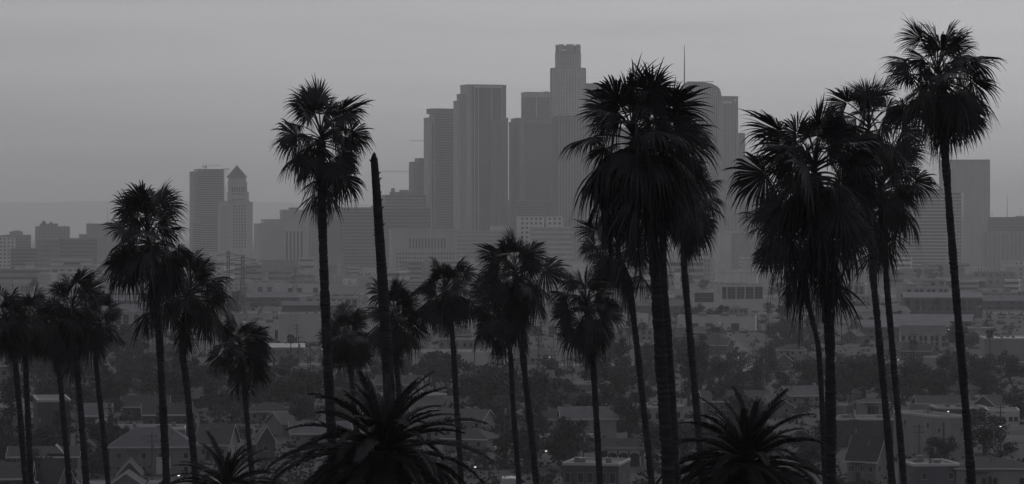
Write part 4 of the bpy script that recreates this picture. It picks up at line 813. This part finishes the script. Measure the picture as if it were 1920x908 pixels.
def date_palm(label, D, apex, s, nf, seed, rt=.42):
    A = pt(*apex, D); gz = ground_z(D); root = thing('date_palm', label, 'palm tree', (A.x, D, gz), 0, 'feather-leaved date palms at the bottom'); r_ = random.Random(seed); h_ = A.z - gz; b = MB(); n = 24
    b.tube([(0, 0, -.4 + (h_ + .4) * i / n) for i in range(n + 1)], [s * rt * (1.15 - .25 * i / n + (.06 if i % 2 else 0) + (.35 if i > n - 4 else 0)) for i in range(n + 1)], 12); b.obj('trunk', M['trunk'], root)
    for i in range(nf):
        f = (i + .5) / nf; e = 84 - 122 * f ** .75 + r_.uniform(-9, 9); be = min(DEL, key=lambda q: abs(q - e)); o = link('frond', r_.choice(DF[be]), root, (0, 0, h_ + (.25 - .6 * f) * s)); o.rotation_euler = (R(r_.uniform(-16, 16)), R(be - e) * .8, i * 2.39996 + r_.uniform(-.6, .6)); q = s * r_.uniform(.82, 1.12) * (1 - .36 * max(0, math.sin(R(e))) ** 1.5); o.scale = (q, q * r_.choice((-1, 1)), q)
    return root
date_palm('largest feather-leaved date palm in front of the broken trunk base', 112, (716, 846), 1.12, 104, 1)
date_palm('date palm with upright centre fronds between thick trunks and bushiest palm', 108, (1402, 868), .98, 96, 2)
date_palm('dim date palm at the bottom below the short lone palm', 150, (424, 916), 1.0, 60, 3)
# far small palms: crowns too small to show single fronds
def far_palm(label, px, D, hgt, s, date=False):
    x = (px - 960) / F * D; root = thing('far_palm', label, 'palm tree', (x, D, 0), 0, 'small palms of the valley'); r_ = random.Random(int(px)); MB().tube([(0, 0, -.3), (.1, 0, hgt * .5), (0, 0, hgt)], [.26 * s, .2 * s, .2 * s] if not date else [.5, .45, .6], 7).obj('trunk', M['trunk'], root); b = MB(); pool = DF if date else FR
    for i in range(30):
        f = (i + .5) / 30; e = 84 - 124 * f; be = min(pool, key=lambda q: abs(q - e)); me = pool[be][0]; Mx = Matrix.Translation((0, 0, hgt)) @ Matrix.Rotation(i * 2.4, 4, 'Z') @ Matrix.Scale(s, 4)
        b.add([Mx @ v.co for v in me.vertices], [tuple(p_.vertices) for p_ in me.polygons][::1])
    b.obj('crown', M['date' if date else 'frond'], root); AUTO.append((root, 'small far date palm' if date else 'small far fan palm', px, HZ + (EYE - hgt) / D * F)) if label is None else None
far_palm('small far feather palm with round crown right of the big date palm', 814, 960, 6.5, 1.0, True)
far_palm('small far fan palm right of the right palm pair', 1713, 1150, 9.5, 1.1)
for px, D, hh in ((1010, 1250, 11), (1168, 980, 9), (1490, 1300, 11), (1856, 1200, 12), (250, 1100, 9), (545, 1200, 10), (790, 1500, 13), (1440, 1600, 13), (1756, 1700, 13), (700, 1150, 12)): far_palm(None, px, D, hh, 1.0)

# ------------------------------------------------------------------ utility poles, pylons, street lamps, cars
def pole_proto():
    t = thing('utility_pole', None, 'pole', (0, 800, 0), 0, 'wooden utility poles'); MB().tube([(0, 0, -.4), (0, 0, 12)], [.19, .13], 7).obj('pole', M['wood'], t)
    for z in (11.2, 9.9): MB().box(-1.3, 1.3, -.22, -.1, z, z + .16).obj('crossarm', M['wood'], t)
    q = MB()
    for z in (11.36, 10.06):
        for x in (-1.15, -.6, .6, 1.15): q.tube([(x, -.16, z), (x, -.16, z + .2)], .05, 5)
    q.obj('insulators', M['steel'], t, kind='stuff'); MB().tube([(.34, -.1, 8.2), (.34, -.1, 9.3)], .24, 8).obj('transformer', M['steel'], t); return t
pp = pole_proto(); index_kids(); first = True
spots = [(41, 870, 1.1), (72, 856, 1.0), (143, 850, 1.0), (204, 850, 1.1), (285, 900, .85), (350, 850, 1.15), (408, 800, 1.1), (945, 860, 1.3), (1026, 830, 1.0), (1094, 900, 1.0), (1205, 872, .9), (1327, 745, 1.1), (1430, 742, 1.3), (1602, 880, 1.0), (1723, 890, .95), (1876, 850, 1.0), (1740, 860, 1.0), (1485, 760, 1.0), (560, 700, 1.2), (582, 720, 1.2), (890, 700, 1.1)]
for i in range(40): spots.append((rng.uniform(980, 1300), rng.uniform(610, 735), rng.uniform(.9, 1.3)))
for i in range(60): spots.append((rng.uniform(-10, 1930), rng.uniform(560, 760), rng.uniform(.85, 1.2)))
for px, py, s in spots:
    D = gD(py); 
    if D < 460: continue
    o = pp if first else dup(pp); first = False; o.location = ((px - 960) / F * D, D, 0); o.scale = (s, s, s); o.rotation_euler = (0, 0, rng.uniform(-.6, .6)); AUTO.append((o, 'wooden utility pole', px, HZ + (EYE - 9 * s) / D * F))
def pylon(label, px, base, top, hw):
    D = gD(base); k = D / F; p = pt(px, HZ, D); t = thing('power_pylon', label, 'pylon', (p.x, p.y, 0), 0, 'lattice power pylons'); h_ = (base - top) * k; b = MB(); w0, w1 = hw * k * 1.5, hw * k * .45; wd = lambda z: w0 + (w1 - w0) * min(1, z / (h_ * .62)) if z < h_ * .62 else w1; n = 13; r = .2
    zs = [h_ * i / n for i in range(n + 1)]
    for i in range(n):
        a, c = wd(zs[i]), wd(zs[i + 1])
        for sx in (-1, 1):
            for sy in (-1, 1): b.tube([(sx * a, sy * a, zs[i]), (sx * c, sy * c, zs[i + 1])], r, 4)
            b.tube([(sx * a, -a, zs[i]), (-sx * c, -c, zs[i + 1])], r * .6, 4); b.tube([(sx * a, a, zs[i]), (-sx * c, c, zs[i + 1])], r * .6, 4); b.tube([(sx * a, -a, zs[i]), (sx * c, c, zs[i + 1])], r * .6, 4)
    b.obj('lattice_tower', M['steel'], t); ar = []
    for f in (.62, .77, .92):
        c = MB(); z = h_ * f; L = hw * k * 4.2
        for s in (-1, 1): c.tube([(0, 0, z + 1.6), (s * L * .6, 0, z + .9), (s * L, 0, z)], .2, 4); c.tube([(0, 0, z - .3), (s * L, 0, z)], .2, 4); c.tube([(s * L, 0, z), (s * L, 0, z - 1.6)], .14, 4); ar.append(Vector((s * L, 0, z - 1.6)))
        c.obj('crossarm', M['steel'], t)
    return t, ar
py1, a1 = pylon('nearer tall lattice pylon left of the short lone palm top', 455, 606, 478, 6); py2, a2 = pylon('fainter lattice pylon just left of the nearer one', 428, 588, 470, 5); py3, a3 = pylon('distant lattice pylon below the slot-windowed block', 553, 562, 500, 4)
for i in range(6):
    b = MB(); p, q = py1.location + a1[i], py3.location + a3[i]; b.tube([p.lerp(q, j / 10) - Vector((0, 0, 9 * (1 - (2 * j / 10 - 1) ** 2))) for j in range(11)], .07, 3); tag(b.obj('power_line', M['steel']), 'thin sagging cable from the %s arm, %s side, of the nearer lattice pylon' % (('lowest', 'middle', 'top')[i // 2], ('left', 'right')[i % 2]), 'cable', 'cables between the pylons')
def car_proto():
    t = thing('parked_car', None, 'car', (0, 850, 0), 0, 'cars on streets and lots'); b = MB(); b.prism_y([(-2.2, .35), (2.2, .35), (2.25, .75), (1.35, .9), (.7, 1.4), (-1.1, 1.42), (-1.75, .95), (-2.25, .85)][::1], -.85, .85); b.obj('body', M['car'], t)
    c = MB(); c.prism_y([(1.2, .93), (.68, 1.32), (-1.05, 1.34), (-1.6, .97)], -.87, .87); c.obj('window', M['pane'], t)
    for x in (-1.35, 1.35):
        for y in (-.8, .8): MB().tube([(x, y - .1, .33), (x, y + .1, .33)], .33, 10).obj('wheel', M['tyre'], t)
    for y in (-.6, .6): MB().box(2.2, 2.3, y - .14, y + .14, .58, .74).obj('headlight', M['trim'], t)
    return t
cp = car_proto(); index_kids(); first = True
cs = [(890 + i * 19, 838, 0.1) for i in range(6)] + [(1832 + i * 11, 749, 1.2) for i in range(8)] + [(1850 + i * 10, 812, 1.4) for i in range(4)] + [(1716 + i * 9, 667, 0) for i in range(4)] + [(1570 + i * 12, 838.5, .1) for i in range(3)] + [(1725 + i * 6, 884, .2) for i in range(2)] + [(1344, 632, 0), (1360, 660, 1), (1400, 700, 1)]
for px, py, a in cs:
    D = gD(py)
    if not free(px, D, .5): continue
    o = cp if first else dup(cp); first = False; o.location = ((px - 960) / F * D, D, .02); o.rotation_euler = (0, 0, a + rng.uniform(-.1, .1)); AUTO.append((o, 'parked car', px, HZ + (EYE - 1) / D * F))
def headlight_car(px, py, lab):
    D = gD(py); o = dup(cp); o.location = ((px - 960) / F * D, D, .02); o.rotation_euler = (0, 0, R(-93)); tag(o, lab, 'car', 'cars on streets and lots')
    for y in (-.6, .6): MB().tube([(2.31, y, .66), (2.36, y, .66)], .3, 8).obj('lit_headlight', M['lamp'], o)
headlight_car(1349, 647, 'car with lit headlights driving towards the viewer on the valley road'); headlight_car(1334, 650, 'second lit car beside the road centre, left of the other headlights')
def lamp_proto():
    t = thing('street_lamp', None, 'street lamp', (0, 850, 0), 0, 'lit street lamps'); MB().tube([(0, 0, -.2), (0, 0, 8.5), (.5, 0, 9), (1.6, 0, 9.1)], [.1, .07, .05, .05], 6).obj('pole', M['steel'], t); MB().box(1.2, 2.0, -.16, .16, 9.0, 9.16).obj('lamp_head', M['steel'], t); MB().box(1.4, 1.8, -.2, .2, 8.82, 8.99).obj('lamp_glass', M['lamp'], t); return t
lp = lamp_proto(); index_kids(); first = True
for px, py in ((407, 571), (424, 567), (468, 567), (1024, 846), (891, 876), (1031, 670), (1358, 612), (1350, 606), (1728, 579), (1779, 618), (1684, 675), (1778, 772), (1500, 682), (1876, 800), (1460, 600), (1838, 575), (335, 892), (604, 655)):
    D = EYE - 8.9; D = D * F / (py - HZ); o = lp if first else dup(lp); first = False; s = 1.0 if D < 1000 else 1.3
    o.location = ((px - 960) / F * D - 1.6, D, 0); AUTO.append((o, 'lit street lamp', px, py))
# ground cover on the near slope
gr = random.Random(2); b = MB()
for i in range(5000):
    y = gr.uniform(40, 440); x = gr.uniform(-.24, .24) * y; z = ground_z(y); a = gr.uniform(0, 6.28); hh = gr.uniform(.3, .9); c, s = math.cos(a) * .25, math.sin(a) * .25
    b.add([(x - c, y - s, z - .05), (x + c, y + s, z - .05), (x + gr.uniform(-.2, .2), y, z + hh)], [(0, 1, 2)])
b.obj('dry_grass', M['grass'], kind='stuff')

# ------------------------------------------------------------------ labels of the copied things, from where they stand
MARK = [(300, 'left palm pair'), (462, 'short lone palm'), (614, 'tall lone palm'), (725, 'broken trunk'), (853, 'slim middle palm'), (980, 'leaning pair'), (1114, 'skirted palm'), (1245, 'thick trunks'), (1300, 'slender palm'), (1552, 'bushiest palm'), (1668, 'right pair'), (1805, 'tallest right palm')]
ORD = ['lowest', 'second lowest', 'third lowest', 'fourth lowest', 'fifth lowest', 'sixth lowest', 'seventh lowest', 'eighth lowest', 'ninth lowest', 'tenth lowest', 'eleventh lowest', 'twelfth lowest', 'thirteenth lowest', 'fourteenth lowest', 'fifteenth lowest', 'sixteenth lowest', 'seventeenth lowest', 'eighteenth lowest', 'nineteenth lowest', 'twentieth lowest'] + ['twenty-%s lowest' % q for q in ('first', 'second', 'third', 'fourth', 'fifth', 'sixth', 'seventh', 'eighth', 'ninth')] + ['thirtieth lowest']
bins = {}
for o, noun, px, py in AUTO:
    i = sum(1 for m in MARK if m[0] < px); bins.setdefault((noun, i), []).append((py, px, o))
for (noun, i), L in bins.items():
    L.sort(key=lambda q: -q[0])
    where = 'left of the ' + MARK[0][1] if i == 0 else ('right of the ' + MARK[-1][1] if i == len(MARK) else 'between the %s and %s' % (MARK[i - 1][1], MARK[i][1]))
    for k, (py, px, o) in enumerate(L): o['label'] = '%s %s%s' % (noun, where, ', ' + ORD[min(k, 29)] + ' of its kind there' if len(L) > 1 and len((noun + where).split()) < 10 else (', ' + ORD[min(k, 29)] if len(L) > 1 else ''))

# ------------------------------------------------------------------ haze
hz = MB().box(-5000, 5000, -700, 29000, -1.0, 430.0).obj('haze', None); hz['kind'] = 'stuff'
hm = bpy.data.materials.new('haze'); hm.use_nodes = True; n = hm.node_tree; n.nodes.clear()
v = n.nodes.new('ShaderNodeVolumePrincipled'); v.inputs['Color'].default_value = (0.90, 0.903, 0.925, 1); v.inputs['Density'].default_value = 0.87e-4; v.inputs['Anisotropy'].default_value = 0.3
oo = n.nodes.new('ShaderNodeOutputMaterial'); n.links.new(v.outputs[0], oo.inputs['Volume']); hz.data.materials.append(hm)
